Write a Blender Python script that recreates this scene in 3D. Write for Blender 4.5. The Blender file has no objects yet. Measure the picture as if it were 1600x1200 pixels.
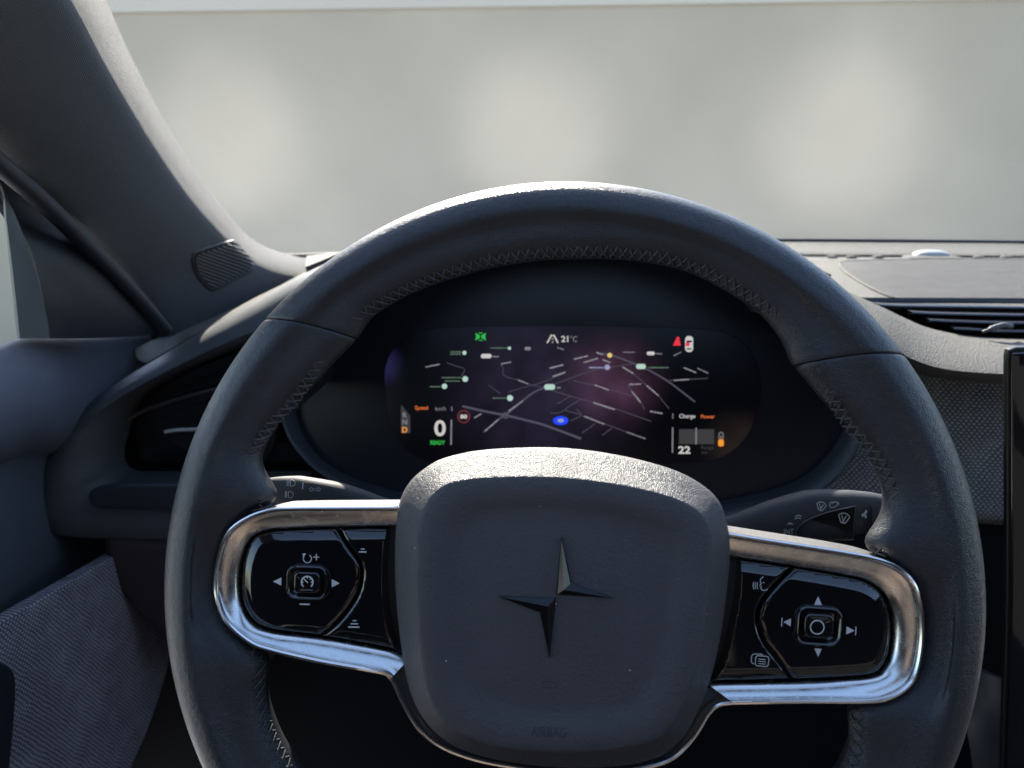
import bpy, bmesh, math, random
import numpy as np
from mathutils import Vector, Matrix
from mathutils.bvhtree import BVHTree
random.seed(7); rng = np.random.default_rng(7)
R = math.radians
S = bpy.context.scene
COL = S.collection

# ------------------------------------------------------------------ camera
F, PITCH, YAW, CAMZ = 1230.0, R(16), R(4.5), 1.15
CAM = np.array([0.0, 0.0, CAMZ])
cd = bpy.data.cameras.new('Camera'); cam = bpy.data.objects.new('Camera', cd); COL.objects.link(cam)
cam.location = CAM; cam.rotation_euler = (R(90)-PITCH, 0, YAW)
cd.sensor_width = 36; cd.lens = 36*F/1600; cd.clip_start = .01; cd.clip_end = 200
cd.dof.use_dof = True; cd.dof.focus_distance = .40; cd.dof.aperture_fstop = 11
S.camera = cam
# ------------------------------------------------------------------ sky, sun, exposure
SUN_EL, SUN_AZ = R(36), R(14)            # azimuth to the left of straight ahead
w = bpy.data.worlds.new('World'); S.world = w; w.use_nodes = True
nt = w.node_tree; bgn = nt.nodes['Background']
sky = nt.nodes.new('ShaderNodeTexSky'); sky.sky_type = 'NISHITA'; sky.sun_disc = False
sky.sun_elevation = SUN_EL; sky.sun_rotation = -SUN_AZ
nt.links.new(sky.outputs[0], bgn.inputs[0]); bgn.inputs[1].default_value = .105
sl = bpy.data.lights.new('sun', 'SUN'); sl.energy = 4.0; sl.angle = R(.5); sl.color = (1, .92, .80)
sun = bpy.data.objects.new('sun', sl); COL.objects.link(sun)
sd = Vector((-math.sin(SUN_AZ)*math.cos(SUN_EL), math.cos(SUN_AZ)*math.cos(SUN_EL), math.sin(SUN_EL)))
sun.rotation_euler = (-sd).to_track_quat('-Z', 'Y').to_euler(); sun.location = (0, 3, 6)
S.view_settings.view_transform = 'Standard'; S.view_settings.look = 'None'
S.view_settings.exposure = 2.35; S.view_settings.gamma = 1
WALL_Y = 4.5
for k, (lx, tx) in enumerate(((-1.96, -1.96), (-.23, -.23), (1.38, 1.38))):     # three flood lamps standing in front of the backdrop wall
    d = bpy.data.lights.new('flood', 'SPOT'); d.energy = 19; d.spot_size = R(32); d.spot_blend = 1; d.shadow_soft_size = .12; d.color = (.80, .86, 1.0)
    o = bpy.data.objects.new('wall_spot', d); COL.objects.link(o); o.location = (lx, WALL_Y-1.9, .72)
    o.rotation_euler = (Vector((tx, WALL_Y, 1.25))-o.location).to_track_quat('-Z', 'Y').to_euler()

    d2 = d.copy(); d2.spot_size = R(88); d2.energy = 13; o2 = bpy.data.objects.new('wall_spot', d2); COL.objects.link(o2); o2.location = (lx+.12, WALL_Y-1.7, .45)   # unseen wide spot, added to lighten the foot of the wall
    o2.rotation_euler = (Vector((tx, WALL_Y, .80))-o2.location).to_track_quat('-Z', 'Y').to_euler()

# ------------------------------------------------------------------ measuring helpers
def ray(px, py):
    x, y = (px-800)/F, -(py-600)/F
    c, s = math.cos(-PITCH), math.sin(-PITCH)
    a, b = c-y*s, s+y*c
    c, s = math.cos(YAW), math.sin(YAW)
    return np.array([x*c-a*s, x*s+a*c, b])
def P(px, py, Y):
    d = ray(px, py); return CAM+d*(Y/d[1])
def onplane(px, py, o, n):
    d = ray(px, py); return CAM+d*(np.dot(o-CAM, n)/np.dot(d, n))
# steering wheel plane
TILT = R(20)
WN = np.array([0, -math.cos(TILT), math.sin(TILT)]); WU = np.array([1., 0, 0]); WV = np.cross(WN, WU)
RO = .1857
W0 = CAM+ray(870, 930)*.36+WU*(.006*RO)+WV*(.037*RO)
def wl(px, py, h=0.):
    p = onplane(px, py, W0+WN*h, WN)-W0
    return np.array([p@WU, p@WV, h])
def wls(pts, h=0.): return np.array([wl(x, y, h) for x, y in pts])
# curves
def cr(pts, n, closed=False):
    p = np.array(pts, float)
    q = np.vstack([p[-1], p, p[0], p[1]]) if closed else np.vstack([2*p[0]-p[1], p, 2*p[-1]-p[-2]])
    out = []
    for i in range(len(q)-3):
        a, b, c, d = q[i:i+4]
        for t in np.linspace(0, 1, 14, endpoint=False):
            out.append(.5*((2*b)+(c-a)*t+(2*a-5*b+4*c-d)*t*t+(3*b-a-3*c+d)*t**3))
    out.append(q[-2]); o = np.array(out)
    L = np.r_[0, np.cumsum(np.linalg.norm(np.diff(o, axis=0), axis=1))]
    s = np.linspace(0, L[-1], n+1)[:-1] if closed else np.linspace(0, L[-1], n)
    return np.stack([np.interp(s, L, o[:, k]) for k in range(o.shape[1])], 1)
def polar(c3, cen, n):
    a = np.arctan2(c3[:, 1]-cen[1], c3[:, 0]-cen[0]); r = np.hypot(c3[:, 0]-cen[0], c3[:, 1]-cen[1])
    o = np.argsort(a); a, r = a[o], r[o]
    t = np.linspace(-math.pi, math.pi, n, endpoint=False)
    rr = np.interp(t, np.r_[a[-1]-2*math.pi, a, a[0]+2*math.pi], np.r_[r[-1], r, r[0]])
    return np.stack([cen[0]+rr*np.cos(t), cen[1]+rr*np.sin(t)], 1)
def inset(p, d):
    a = np.roll(p, 1, 0); b = np.roll(p, -1, 0); t = b-a
    n = np.stack([-t[:, 1], t[:, 0]], 1); n /= np.linalg.norm(n, axis=1)[:, None]+1e-12
    area = .5*np.sum(p[:, 0]*np.roll(p, -1, 0)[:, 1]-np.roll(p, -1, 0)[:, 0]*p[:, 1])
    return p+n*d*(1 if area > 0 else -1)

# ------------------------------------------------------------------ object helpers
ROOTM = {}
def tag(o, label=None, cat=None, group=None, kind=None):
    if label: o['label'] = label
    if cat: o['category'] = cat
    if group: o['group'] = group
    if kind: o['kind'] = kind
    return o
def thing(name, label, cat, loc, group=None, mat4=None):
    o = bpy.data.objects.new(name, None); COL.objects.link(o); o.empty_display_size = .03
    M = mat4 if mat4 is not None else Matrix.Translation(Vector(loc))
    o.matrix_world = M; ROOTM[o.name] = M.inverted()
    return tag(o, label, cat, group)
def rootof(p):
    while p.parent: p = p.parent
    return p
def mk(name, v, f, m, parent=None, smooth=True, local=False, uv=None, angle=40, subs=0):
    v = np.asarray(v, float)
    if parent is not None and not local:
        M = np.array(ROOTM[rootof(parent).name]); v = v@M[:3, :3].T+M[:3, 3]
    me = bpy.data.meshes.new(name); me.from_pydata([tuple(x) for x in v], [], [tuple(int(i) for i in q) for q in f]); me.update()
    if uv is not None:
        l = me.uv_layers.new(name='UVMap'); uv = np.asarray(uv)
        li = np.empty(len(me.loops), int); me.loops.foreach_get('vertex_index', li)
        l.data.foreach_set('uv', uv[li].astype(float).ravel())
    bm = bmesh.new(); bm.from_mesh(me); bmesh.ops.recalc_face_normals(bm, faces=bm.faces)
    if smooth:
        for q in bm.faces: q.smooth = True
        for e in bm.edges:
            if len(e.link_faces) == 2 and e.calc_face_angle(0) > R(angle): e.smooth = False
    bm.to_mesh(me); bm.free()
    if m: me.materials.append(m)
    o = bpy.data.objects.new(name, me); COL.objects.link(o)
    if parent is not None: o.parent = parent
    return o
def loft(rings, closed=True, cap=True):
    n = len(rings[0]); v = np.vstack(rings); f = []
    for i in range(len(rings)-1):
        for j in range(n if closed else n-1):
            k = (j+1) % n
            f.append((i*n+j, i*n+k, (i+1)*n+k, (i+1)*n+j))
    if cap and closed:
        f.append(tuple(range(n))[::-1]); f.append(tuple(range((len(rings)-1)*n, len(rings)*n)))
    return v, f
def grid3(rows, nu, nv):
    a = np.array([cr(r, nu) for r in rows]); g = np.stack([cr(a[:, j], nv) for j in range(nu)], 1)
    return g                                                        # nv x nu x 3
def sheet(name, rows, m, parent, nu=40, nv=30, thick=.004, pix=True):
    if pix: rows = [[P(*q) for q in r] for r in rows]
    g = grid3(rows, nu, nv)
    du = np.r_[0, np.cumsum(np.linalg.norm(np.diff(g[nv//2], axis=0), axis=1))]
    dv = np.r_[0, np.cumsum(np.linalg.norm(np.diff(g[:, nu//2], axis=0), axis=1))]
    U, V = np.meshgrid(du, dv)
    # normals, turned towards the camera; back face set behind by the thickness
    tu = np.gradient(g, axis=1); tv = np.gradient(g, axis=0); N = np.cross(tu, tv); N /= np.linalg.norm(N, axis=2)[..., None]+1e-12
    mid = g[nv//2, nu//2]
    if np.dot(N[nv//2, nu//2], CAM-mid) < 0: N = -N
    b = g-N*thick
    idx = np.arange(nu*nv).reshape(nv, nu); f = []
    for i in range(nv-1):
        for j in range(nu-1):
            f.append((idx[i, j], idx[i, j+1], idx[i+1, j+1], idx[i+1, j])); q = nu*nv
            f.append((q+idx[i, j], q+idx[i+1, j], q+idx[i+1, j+1], q+idx[i, j+1]))
    edge = list(idx[0])+list(idx[1:, -1])+list(idx[-1, -2::-1])+list(idx[-2:0:-1, 0])
    for a, c in zip(edge, edge[1:]+edge[:1]): f.append((a, c, c+nu*nv, a+nu*nv))
    uv = np.stack([U.ravel(), V.ravel()], 1)
    return mk(name, np.vstack([g.reshape(-1, 3), b.reshape(-1, 3)]), f, m, parent, uv=np.vstack([uv, uv]))
def plate2(c, z0, z1, bev, steps=4, dome=0):
    """prism with rounded front edge from a closed 2-D outline; returns verts (x, y, z)"""
    rings = [np.c_[c, np.full(len(c), z0)]]
    for k in range(steps+1):
        a = k/steps*math.pi/2
        rings.append(np.c_[inset(c, bev*(1-math.cos(a))), np.full(len(c), z1-bev+bev*math.sin(a))])
    cen = rings[-1].mean(0); ins = rings[-1]
    if dome:
        for t in (.9, .72, .5, .28, .1):
            q = cen+(ins-cen)*t; q[:, 2] = z1+dome*(1-t*t); rings.append(q)
    return loft(rings)
def tube(path, rad, n=10, closed=False):
    p = np.asarray(path, float); t = np.gradient(p, axis=0)
    if closed: t = np.roll(p, -1, 0)-np.roll(p, 1, 0)
    t /= np.linalg.norm(t, axis=1)[:, None]+1e-12
    up = np.array([.3, -.5, .81]); rings = []
    rad = np.broadcast_to(rad, len(p))
    for q, d, r in zip(p, t, rad):
        a = np.cross(d, up); a /= np.linalg.norm(a)+1e-12; b = np.cross(a, d)
        th = np.linspace(0, 2*math.pi, n, endpoint=False)
        rings.append(q+r*(np.cos(th)[:, None]*a+np.sin(th)[:, None]*b))
    if closed:
        rings.append(rings[0]); return loft(rings, cap=False)
    return loft(rings)
def box(name, lo, hi, m, parent=None, bev=0):
    x0, y0, z0 = lo; x1, y1, z1 = hi
    v = [(x, y, z) for z in (z0, z1) for y in (y0, y1) for x in (x0, x1)]
    f = [(0, 2, 3, 1), (4, 5, 7, 6), (0, 1, 5, 4), (2, 6, 7, 3), (0, 4, 6, 2), (1, 3, 7, 5)]
    o = mk(name, v, f, m, parent, smooth=False)
    if bev:
        b = o.modifiers.new('b', 'BEVEL'); b.width = bev; b.segments = 3
    return o
class Flat:
    """flat print drawn in measured picture units, laid on a real surface by a mapping function"""
    def __init__(s): s.v = []; s.f = []
    def poly(s, pts): n = len(s.v); s.v += [tuple(p) for p in pts]; s.f.append(tuple(range(n, n+len(pts)))); return s
    def line(s, pts, wd, closed=False):
        p = np.array(pts, float); n = len(p)
        if closed: t = np.roll(p, -1, 0)-np.roll(p, 1, 0)
        else: t = np.gradient(p, axis=0)
        t /= np.linalg.norm(t, axis=1)[:, None]+1e-9; nn = np.stack([-t[:, 1], t[:, 0]], 1)*wd/2
        k = len(s.v); s.v += [tuple(x) for x in p+nn]+[tuple(x) for x in p-nn]
        for i in range(n if closed else n-1):
            j = (i+1) % n; s.f.append((k+i, k+j, k+n+j, k+n+i))
        return s
    def disc(s, x, y, rx, ry=None, n=20):
        ry = ry or rx; return s.poly([(x+rx*math.cos(a), y+ry*math.sin(a)) for a in np.linspace(0, 2*math.pi, n, endpoint=False)])
    def ring(s, x, y, r, wd, a0=0, a1=360, n=26, ry=None):
        ry = ry or r; full = abs(a1-a0) >= 360
        a = np.radians(np.linspace(a0, a1, n, endpoint=not full))
        return s.line([(x+r*math.cos(t), y+ry*math.sin(t)) for t in a], wd, closed=full)
    def rrect(s, x0, y0, x1, y1, r, n=5):
        pts = []
        for cx, cy, a0 in ((x1-r, y1-r, 0), (x0+r, y1-r, 90), (x0+r, y0+r, 180), (x1-r, y0+r, 270)):
            pts += [(cx+r*math.cos(R(a0+90*k/n)), cy+r*math.sin(R(a0+90*k/n))) for k in range(n+1)]
        s.poly(pts); return pts
    def text(s, txt, x, y, h=None, wd=None, ang=0, bold=0):
        cu = bpy.data.curves.new('t', 'FONT'); cu.body = txt; cu.resolution_u = 3; cu.offset = bold
        o = bpy.data.objects.new('t', cu); COL.objects.link(o)
        me = bpy.data.meshes.new_from_object(o.evaluated_get(bpy.context.evaluated_depsgraph_get()))
        v = np.array([q.co[:2] for q in me.vertices]); f = [tuple(q.vertices) for q in me.polygons]
        bpy.data.objects.remove(o); bpy.data.curves.remove(cu); bpy.data.meshes.remove(me)
        lo, hi = v.min(0), v.max(0); v = v-(lo+hi)/2; sz = hi-lo
        sy = h/sz[1] if h else wd/sz[0]; sx = wd/sz[0] if wd else sy
        v = v*np.array([sx, -sy]); c, q = math.cos(R(ang)), math.sin(R(ang))
        v = np.stack([v[:, 0]*c-v[:, 1]*q+x, v[:, 0]*q+v[:, 1]*c+y], 1)
        k = len(s.v); s.v += [tuple(p) for p in v]; s.f += [tuple(k+i for i in q_) for q_ in f]; return s
    def xf(s, cx, cy, ang, k=1):
        c, q = math.cos(R(ang)), math.sin(R(ang))
        s.v = [(cx+k*(x*c-y*q), cy+k*(x*q+y*c)) for x, y in s.v]; return s
    def put(s, name, fn, m, parent, local=False):
        return mk(name, [fn(x, y) for x, y in s.v], s.f, m, parent, smooth=False, local=local)

# ------------------------------------------------------------------ materials
MATS = {}
def mat(name, col, rough=.5, metal=0, bump=None, spec=.5, var=0, coat=0, emit=None, sheen=0, weave=None, vscale=60, aniso=0, dust=0):
    m = bpy.data.materials.new(name); m.use_nodes = True; t = m.node_tree; b = t.nodes['Principled BSDF']
    b.inputs['Base Color'].default_value = (*col, 1); b.inputs['Roughness'].default_value = rough
    b.inputs['Metallic'].default_value = metal; b.inputs['Specular IOR Level'].default_value = spec
    if coat: b.inputs['Coat Weight'].default_value = coat; b.inputs['Coat Roughness'].default_value = .03
    if sheen: b.inputs['Sheen Weight'].default_value = sheen; b.inputs['Sheen Roughness'].default_value = .45
    N = t.nodes.new; L = t.links.new
    tc = N('ShaderNodeTexCoord')
    if emit: b.inputs['Emission Color'].default_value = (*emit[0], 1); b.inputs['Emission Strength'].default_value = emit[1]
    height = None
    if weave:
        cell, depth, lo, hi = weave
        sx = N('ShaderNodeSeparateXYZ'); L(tc.outputs['UV'], sx.inputs[0])
        def mth(op, a, c=None):
            n = N('ShaderNodeMath'); n.operation = op
            for i, q in enumerate((a, c)):
                if q is None: continue
                if isinstance(q, (int, float)): n.inputs[i].default_value = q
                else: L(q, n.inputs[i])
            return n.outputs[0]
        wz = N('ShaderNodeTexNoise'); wz.inputs['Scale'].default_value = 55; wz.inputs['Detail'].default_value = 2; L(tc.outputs['Object'], wz.inputs[0])
        u = mth('ADD', sx.outputs[0], mth('MULTIPLY', wz.outputs[0], cell*1.6)); v = mth('ADD', sx.outputs[1], mth('MULTIPLY', wz.outputs[0], cell*1.1))
        row = mth('DIVIDE', v, cell*.75)
        c_ = mth('COSINE', mth('MULTIPLY', mth('ADD', mth('DIVIDE', u, cell*1.25), mth('MULTIPLY', mth('FLOOR', row), .5)), 2*math.pi))
        h = mth('MULTIPLY', mth('ADD', mth('MULTIPLY', c_, .5), .5), mth('ABSOLUTE', mth('SINE', mth('MULTIPLY', row, math.pi))))
        nz = N('ShaderNodeTexNoise'); nz.inputs['Scale'].default_value = 1100; nz.inputs['Detail'].default_value = 3; L(tc.outputs['Object'], nz.inputs[0])
        n0 = mth('SUBTRACT', nz.outputs[0], .5)
        height = mth('ADD', h, mth('MULTIPLY', n0, .5))
        h = mth('ADD', h, mth('ADD', mth('MULTIPLY', n0, .8), mth('MULTIPLY', mth('SUBTRACT', wz.outputs[0], .5), .5)))
        mx = N('ShaderNodeMix'); mx.data_type = 'RGBA'; L(h, mx.inputs[0]); mx.inputs[6].default_value = (*lo, 1); mx.inputs[7].default_value = (*hi, 1)
        L(mx.outputs[2], b.inputs['Base Color'])
        bp = N('ShaderNodeBump'); bp.inputs['Strength'].default_value = .8; bp.inputs['Distance'].default_value = depth
        L(height, bp.inputs['Height']); L(bp.outputs[0], b.inputs['Normal'])
    if bump:
        kind, sc, st, dist = bump
        if kind == 'leather':
            a = N('ShaderNodeTexVoronoi'); a.feature = 'DISTANCE_TO_EDGE'; a.inputs['Scale'].default_value = sc; L(tc.outputs['Object'], a.inputs['Vector'])
            z = N('ShaderNodeTexNoise'); z.inputs['Scale'].default_value = sc*.35; z.inputs['Detail'].default_value = 5; L(tc.outputs['Object'], z.inputs['Vector'])
            ad = N('ShaderNodeMath'); ad.operation = 'MULTIPLY_ADD'; L(z.outputs[0], ad.inputs[0]); ad.inputs[1].default_value = 1.1; L(a.outputs[0], ad.inputs[2])
            hh = ad.outputs[0]
        else:
            z = N('ShaderNodeTexNoise'); z.inputs['Scale'].default_value = sc; z.inputs['Detail'].default_value = 4; L(tc.outputs['Object'], z.inputs['Vector']); hh = z.outputs[0]
        bp = N('ShaderNodeBump'); bp.inputs['Strength'].default_value = st; bp.inputs['Distance'].default_value = dist
        L(hh, bp.inputs['Height']); L(bp.outputs[0], b.inputs['Normal'])
    if var:
        z = N('ShaderNodeTexNoise'); z.inputs['Scale'].default_value = vscale; z.inputs['Detail'].default_value = 6; L(tc.outputs['Object'], z.inputs['Vector'])
        rp = N('ShaderNodeMapRange'); rp.inputs[1].default_value = .3; rp.inputs[2].default_value = .7
        rp.inputs[3].default_value = max(0, rough-var); rp.inputs[4].default_value = rough+var; L(z.outputs[0], rp.inputs[0]); L(rp.outputs[0], b.inputs['Roughness'])
        if not weave:
            mx = N('ShaderNodeMix'); mx.data_type = 'RGBA'; L(z.outputs[0], mx.inputs[0])
            mx.inputs[6].default_value = (*[c*.8 for c in col], 1); mx.inputs[7].default_value = (*[c*1.2 for c in col], 1)
            last = mx.outputs[2]
            if dust:                                                  # pale dust specks
                vo = N('ShaderNodeTexVoronoi'); vo.inputs['Scale'].default_value = 130; L(tc.outputs['Object'], vo.inputs['Vector'])
                lt = N('ShaderNodeMath'); lt.operation = 'LESS_THAN'; L(vo.outputs['Distance'], lt.inputs[0]); lt.inputs[1].default_value = .055
                sp = N('ShaderNodeSeparateColor'); L(vo.outputs['Color'], sp.inputs[0])
                g2 = N('ShaderNodeMath'); g2.operation = 'GREATER_THAN'; L(sp.outputs[0], g2.inputs[0]); g2.inputs[1].default_value = 1-dust
                ml = N('ShaderNodeMath'); ml.operation = 'MULTIPLY'; L(lt.outputs[0], ml.inputs[0]); L(g2.outputs[0], ml.inputs[1])
                m2 = N('ShaderNodeMix'); m2.data_type = 'RGBA'; L(ml.outputs[0], m2.inputs[0]); L(last, m2.inputs[6]); m2.inputs[7].default_value = (.45, .44, .42, 1)
                last = m2.outputs[2]
            L(last, b.inputs['Base Color'])
    MATS[name] = m
    return m
LEATHER = mat('rim_leather', (.019, .0205, .0245), .36, spec=.5, bump=('leather', 1050, .4, .0007), var=.035)
PADM = mat('airbag_vinyl', (.047, .045, .050), .52, bump=('leather', 1250, .6, .0008), var=.06, dust=.25)
THREAD = mat('thread', (.042, .042, .045), .6)
CHROME = mat('satin_chrome', (.66, .655, .64), .25, 1, var=.06, vscale=220)
EDGE = mat('polished_chrome', (.80, .79, .77), .22, 1)
GLOSS = mat('piano_black', (.006, .006, .007), .06, coat=.6, spec=.5)
EMBL = mat('emblem_black', (.006, .006, .007), .12, spec=.35)
BASE = mat('spoke_backing', (.010, .011, .013), .45)
DARKMET = mat('dark_satin', (.06, .065, .075), .3, .7)
ICON = mat('icon_white', (.55, .55, .54), .5)
ICON2 = mat('icon_grey', (.26, .27, .28), .5)
DEBOSS_SHADE = mat('deboss_shade', (.022, .022, .026), .6)  # flat dark tone standing for the shade inside debossed marks
PLASTIC = mat('soft_plastic', (.052, .055, .059), .55, bump=('n', 1500, .6, .0005), var=.06)
SOFTTOP = mat('dash_soft_top', (.075, .071, .064), .74, bump=('n', 800, 1, .0016), var=.06, spec=.3)
DARKPL = mat('dark_plastic', (.010, .012, .016), .5, bump=('n', 1500, .4, .0004), var=.05)
STALK = mat('stalk_plastic', (.018, .020, .024), .6, bump=('n', 1500, .4, .0004), spec=.3)
LIPPL = mat('lip_plastic', (.024, .029, .037), .45, bump=('n', 1500, .3, .0003))
LENS = mat('cluster_lens', (.007, .009, .014), .3, spec=.3)
PILLAR = mat('pillar_knit', (.12, .118, .12), .9, sheen=.15, weave=(.0015, .0008, (.034, .034, .038), (.07, .069, .073)))
DOORFAB = mat('door_mesh_fabric', (.1, .1, .11), .85, weave=(.0030, .0012, (.055, .049, .057), (.46, .41, .445)))
DASHFAB = mat('dash_mesh_fabric', (.1, .1, .11), .8, weave=(.0034, .0010, (.05, .05, .054), (.30, .30, .31)))
SPKFAB = mat('speaker_mesh', (.1, .1, .1), .8, spec=.2, weave=(.0026, .0006, (.025, .025, .027), (.075, .075, .078)))
DOORPAD = mat('door_pad', (.085, .092, .12), .6, weave=(.0018, .0004, (.095, .101, .128), (.145, .152, .19)))
RUBBER = mat('rubber', (.010, .011, .014), .6)
FRAMEG = mat('window_frame_grey', (.09, .092, .09), .55, bump=('n', 600, .4, .0004))
BLACK = mat('frit_black', (.006, .006, .006), .4)
SENSOR = mat('sensor_cap', (.28, .28, .27), .4)
WALLM = mat('backdrop_paint', (.372, .302, .224), .9, var=.03, vscale=1.2)
CORN = mat('cornice_paint', (.48, .405, .325), .9)
GROUND = mat('concrete', (.38, .39, .40), .9, var=.05, vscale=4)
CABIN = mat('cabin_trim', (.03, .03, .034), .8)
TAN = mat('seat_tan', (.07, .052, .042), .7)
def emis(name, col, s): return mat(name, (0.0, 0.0, 0.0), .6, emit=(col, s*.5), spec=0)
E_WHITE = emis('lit_white', (.9, .86, .84), .26); E_GREY = emis('lit_grey', (.5, .5, .55), .17)
E_LAB = emis('lit_label', (.75, .72, .80), .15); E_ROAD = emis('lit_road', (.32, .31, .44), .10); E_ROADT = emis('lit_road_thin', (.28, .26, .36), .10)
E_GREEN = emis('lit_green', (.06, .75, .12), .24); E_ORANGE = emis('lit_orange', (1, .36, .05), .35); E_RED = emis('lit_red', (.95, .05, .08), .32)
E_MINT = emis('lit_mint', (.62, .9, .78), .28); E_MINTL = emis('lit_mint_dim', (.35, .6, .42), .12); E_BLUE = emis('lit_blue', (.02, .07, .95), .40); E_YEL = emis('lit_yellow', (1, .75, .25), .3)
E_LILAC = emis('lit_lilac', (.55, .6, .95), .22); E_ORED = emis('lit_orange_red', (1, .22, .06), .28); E_DIM = emis('lit_dim', (.3, .3, .33), .06); E_BLACK = emis('lit_black', (0, 0, 0), 0)
def glassmat(name, tint):
    m = bpy.data.materials.new(name); m.use_nodes = True; t = m.node_tree; t.nodes.remove(t.nodes['Principled BSDF'])
    tr = t.nodes.new('ShaderNodeBsdfTransparent'); tr.inputs[0].default_value = (*tint, 1)
    gl = t.nodes.new('ShaderNodeBsdfGlossy'); gl.inputs['Roughness'].default_value = .02
    lw = t.nodes.new('ShaderNodeLayerWeight'); pw = t.nodes.new('ShaderNodeMath'); pw.operation = 'POWER'; t.links.new(lw.outputs['Facing'], pw.inputs[0]); pw.inputs[1].default_value = 5
    fr = t.nodes.new('ShaderNodeMath'); fr.operation = 'MULTIPLY_ADD'; t.links.new(pw.outputs[0], fr.inputs[0]); fr.inputs[1].default_value = .2; fr.inputs[2].default_value = .003   # Schlick
    mx = t.nodes.new('ShaderNodeMixShader'); t.links.new(fr.outputs[0], mx.inputs[0]); t.links.new(tr.outputs[0], mx.inputs[1]); t.links.new(gl.outputs[0], mx.inputs[2])
    t.links.new(mx.outputs[0], t.nodes['Material Output'].inputs[0]); return m
GLASS = glassmat('window_glass', (.96, .98, .97))
# screen: dark panel that glows faintly, bluish at its left end and rosy in the middle
SCREEN = mat('screen_panel', (.003, .003, .006), .3, spec=.25)
def screen_glow(m, spots):
    t = m.node_tree; b = t.nodes['Principled BSDF']; N = t.nodes.new; L = t.links.new
    tc = N('ShaderNodeTexCoord'); acc = None
    nz = N('ShaderNodeTexNoise'); nz.inputs['Scale'].default_value = 40; nz.inputs['Detail'].default_value = 4; L(tc.outputs['Object'], nz.inputs['Vector'])
    for p, rad, colr in spots:
        vd = N('ShaderNodeVectorMath'); vd.operation = 'DISTANCE'; L(tc.outputs['Object'], vd.inputs[0]); vd.inputs[1].default_value = p
        mr = N('ShaderNodeMapRange'); mr.interpolation_type = 'SMOOTHERSTEP'; L(vd.outputs['Value'], mr.inputs[0]); mr.inputs[1].default_value = rad; mr.inputs[2].default_value = 0; mr.inputs[3].default_value = 0; mr.inputs[4].default_value = 1
        mu = N('ShaderNodeMath'); mu.operation = 'MULTIPLY'; L(mr.outputs[0], mu.inputs[0]); L(nz.outputs[0], mu.inputs[1])
        sc_n = N('ShaderNodeVectorMath'); sc_n.operation = 'SCALE'; sc_n.inputs[0].default_value = colr; L(mu.outputs[0], sc_n.inputs['Scale'])
        if acc is None: acc = sc_n.outputs[0]
        else:
            ad = N('ShaderNodeVectorMath'); ad.operation = 'ADD'; L(acc, ad.inputs[0]); L(sc_n.outputs[0], ad.inputs[1]); acc = ad.outputs[0]
    L(acc, b.inputs['Emission Color']); b.inputs['Emission Strength'].default_value = 1

# ================================================================== SETTING
tag(box('ground', (-12, -8, -.02), (12, 14, 0), GROUND), kind='structure')
zc = P(800, 11, WALL_Y)[2]
wall = mk('wall', *(lambda b: (b[0], b[1]))(loft([np.array([(-9, WALL_Y, 0), (9, WALL_Y, 0), (9, WALL_Y+.2, 0), (-9, WALL_Y+.2, 0)]), np.array([(-9, WALL_Y, zc), (9, WALL_Y, zc), (9, WALL_Y+.2, zc), (-9, WALL_Y+.2, zc)])])), WALLM, smooth=False)
tag(wall, 'plain warm grey backdrop wall beyond the windscreen', 'wall')
cor = box('cornice', (-9, WALL_Y-.015, zc), (9, WALL_Y+.2, zc+.22), CORN)
tag(cor, 'pale strip along the top edge of the grey wall', 'cornice')

# ================================================================== CAR CABIN
# ---- cabin round the camera: out of frame, it shades the cockpit and shows only in reflections
sh = []
tag(box('cabin_floor', (-.62, -1.5, .22), (1.42, .95, .27), CABIN), kind='structure')
tag(box('cabin_side', (-.68, -1.5, .27), (-.63, .10, .93), CABIN), kind='structure')
tag(box('cabin_side', (1.40, -1.5, .27), (1.45, .90, .95), CABIN), kind='structure')
tag(box('cabin_side', (-.66, -1.5, .93), (-.61, -.30, 1.42), CABIN), kind='structure')
tag(box('cabin_side', (1.39, -1.5, .95), (1.44, -.30, 1.42), CABIN), kind='structure')
tag(box('cabin_rear', (-.62, -1.5, .27), (1.42, -1.4, 1.42), CABIN), kind='structure')
tag(box('roof_rail', (-.62, -1.5, 1.42), (-.45, .12, 1.47), CABIN), kind='structure')
tag(box('roof_rail', (1.22, -1.5, 1.42), (1.42, .12, 1.47), CABIN), kind='structure')
tag(box('roof_header', (-.45, .02, 1.43), (1.22, .14, 1.48), CABIN), kind='structure')
tag(box('roof_lining', (-.45, -1.5, 1.43), (1.22, -.50, 1.48), CABIN), kind='structure')

tag(box('seat_cushion', (-.27, -.62, .42), (.27, -.08, .56), TAN, bev=.05), kind='structure')  # seat added out of view; its tan gives the trim warm reflections
tag(box('seat_backrest', (-.26, -.70, .50), (.26, -.58, 1.08), TAN, bev=.05), kind='structure')
tag(box('seat_headrest', (-.13, -.68, 1.12), (.13, -.60, 1.28), TAN, bev=.035), kind='structure')
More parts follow.
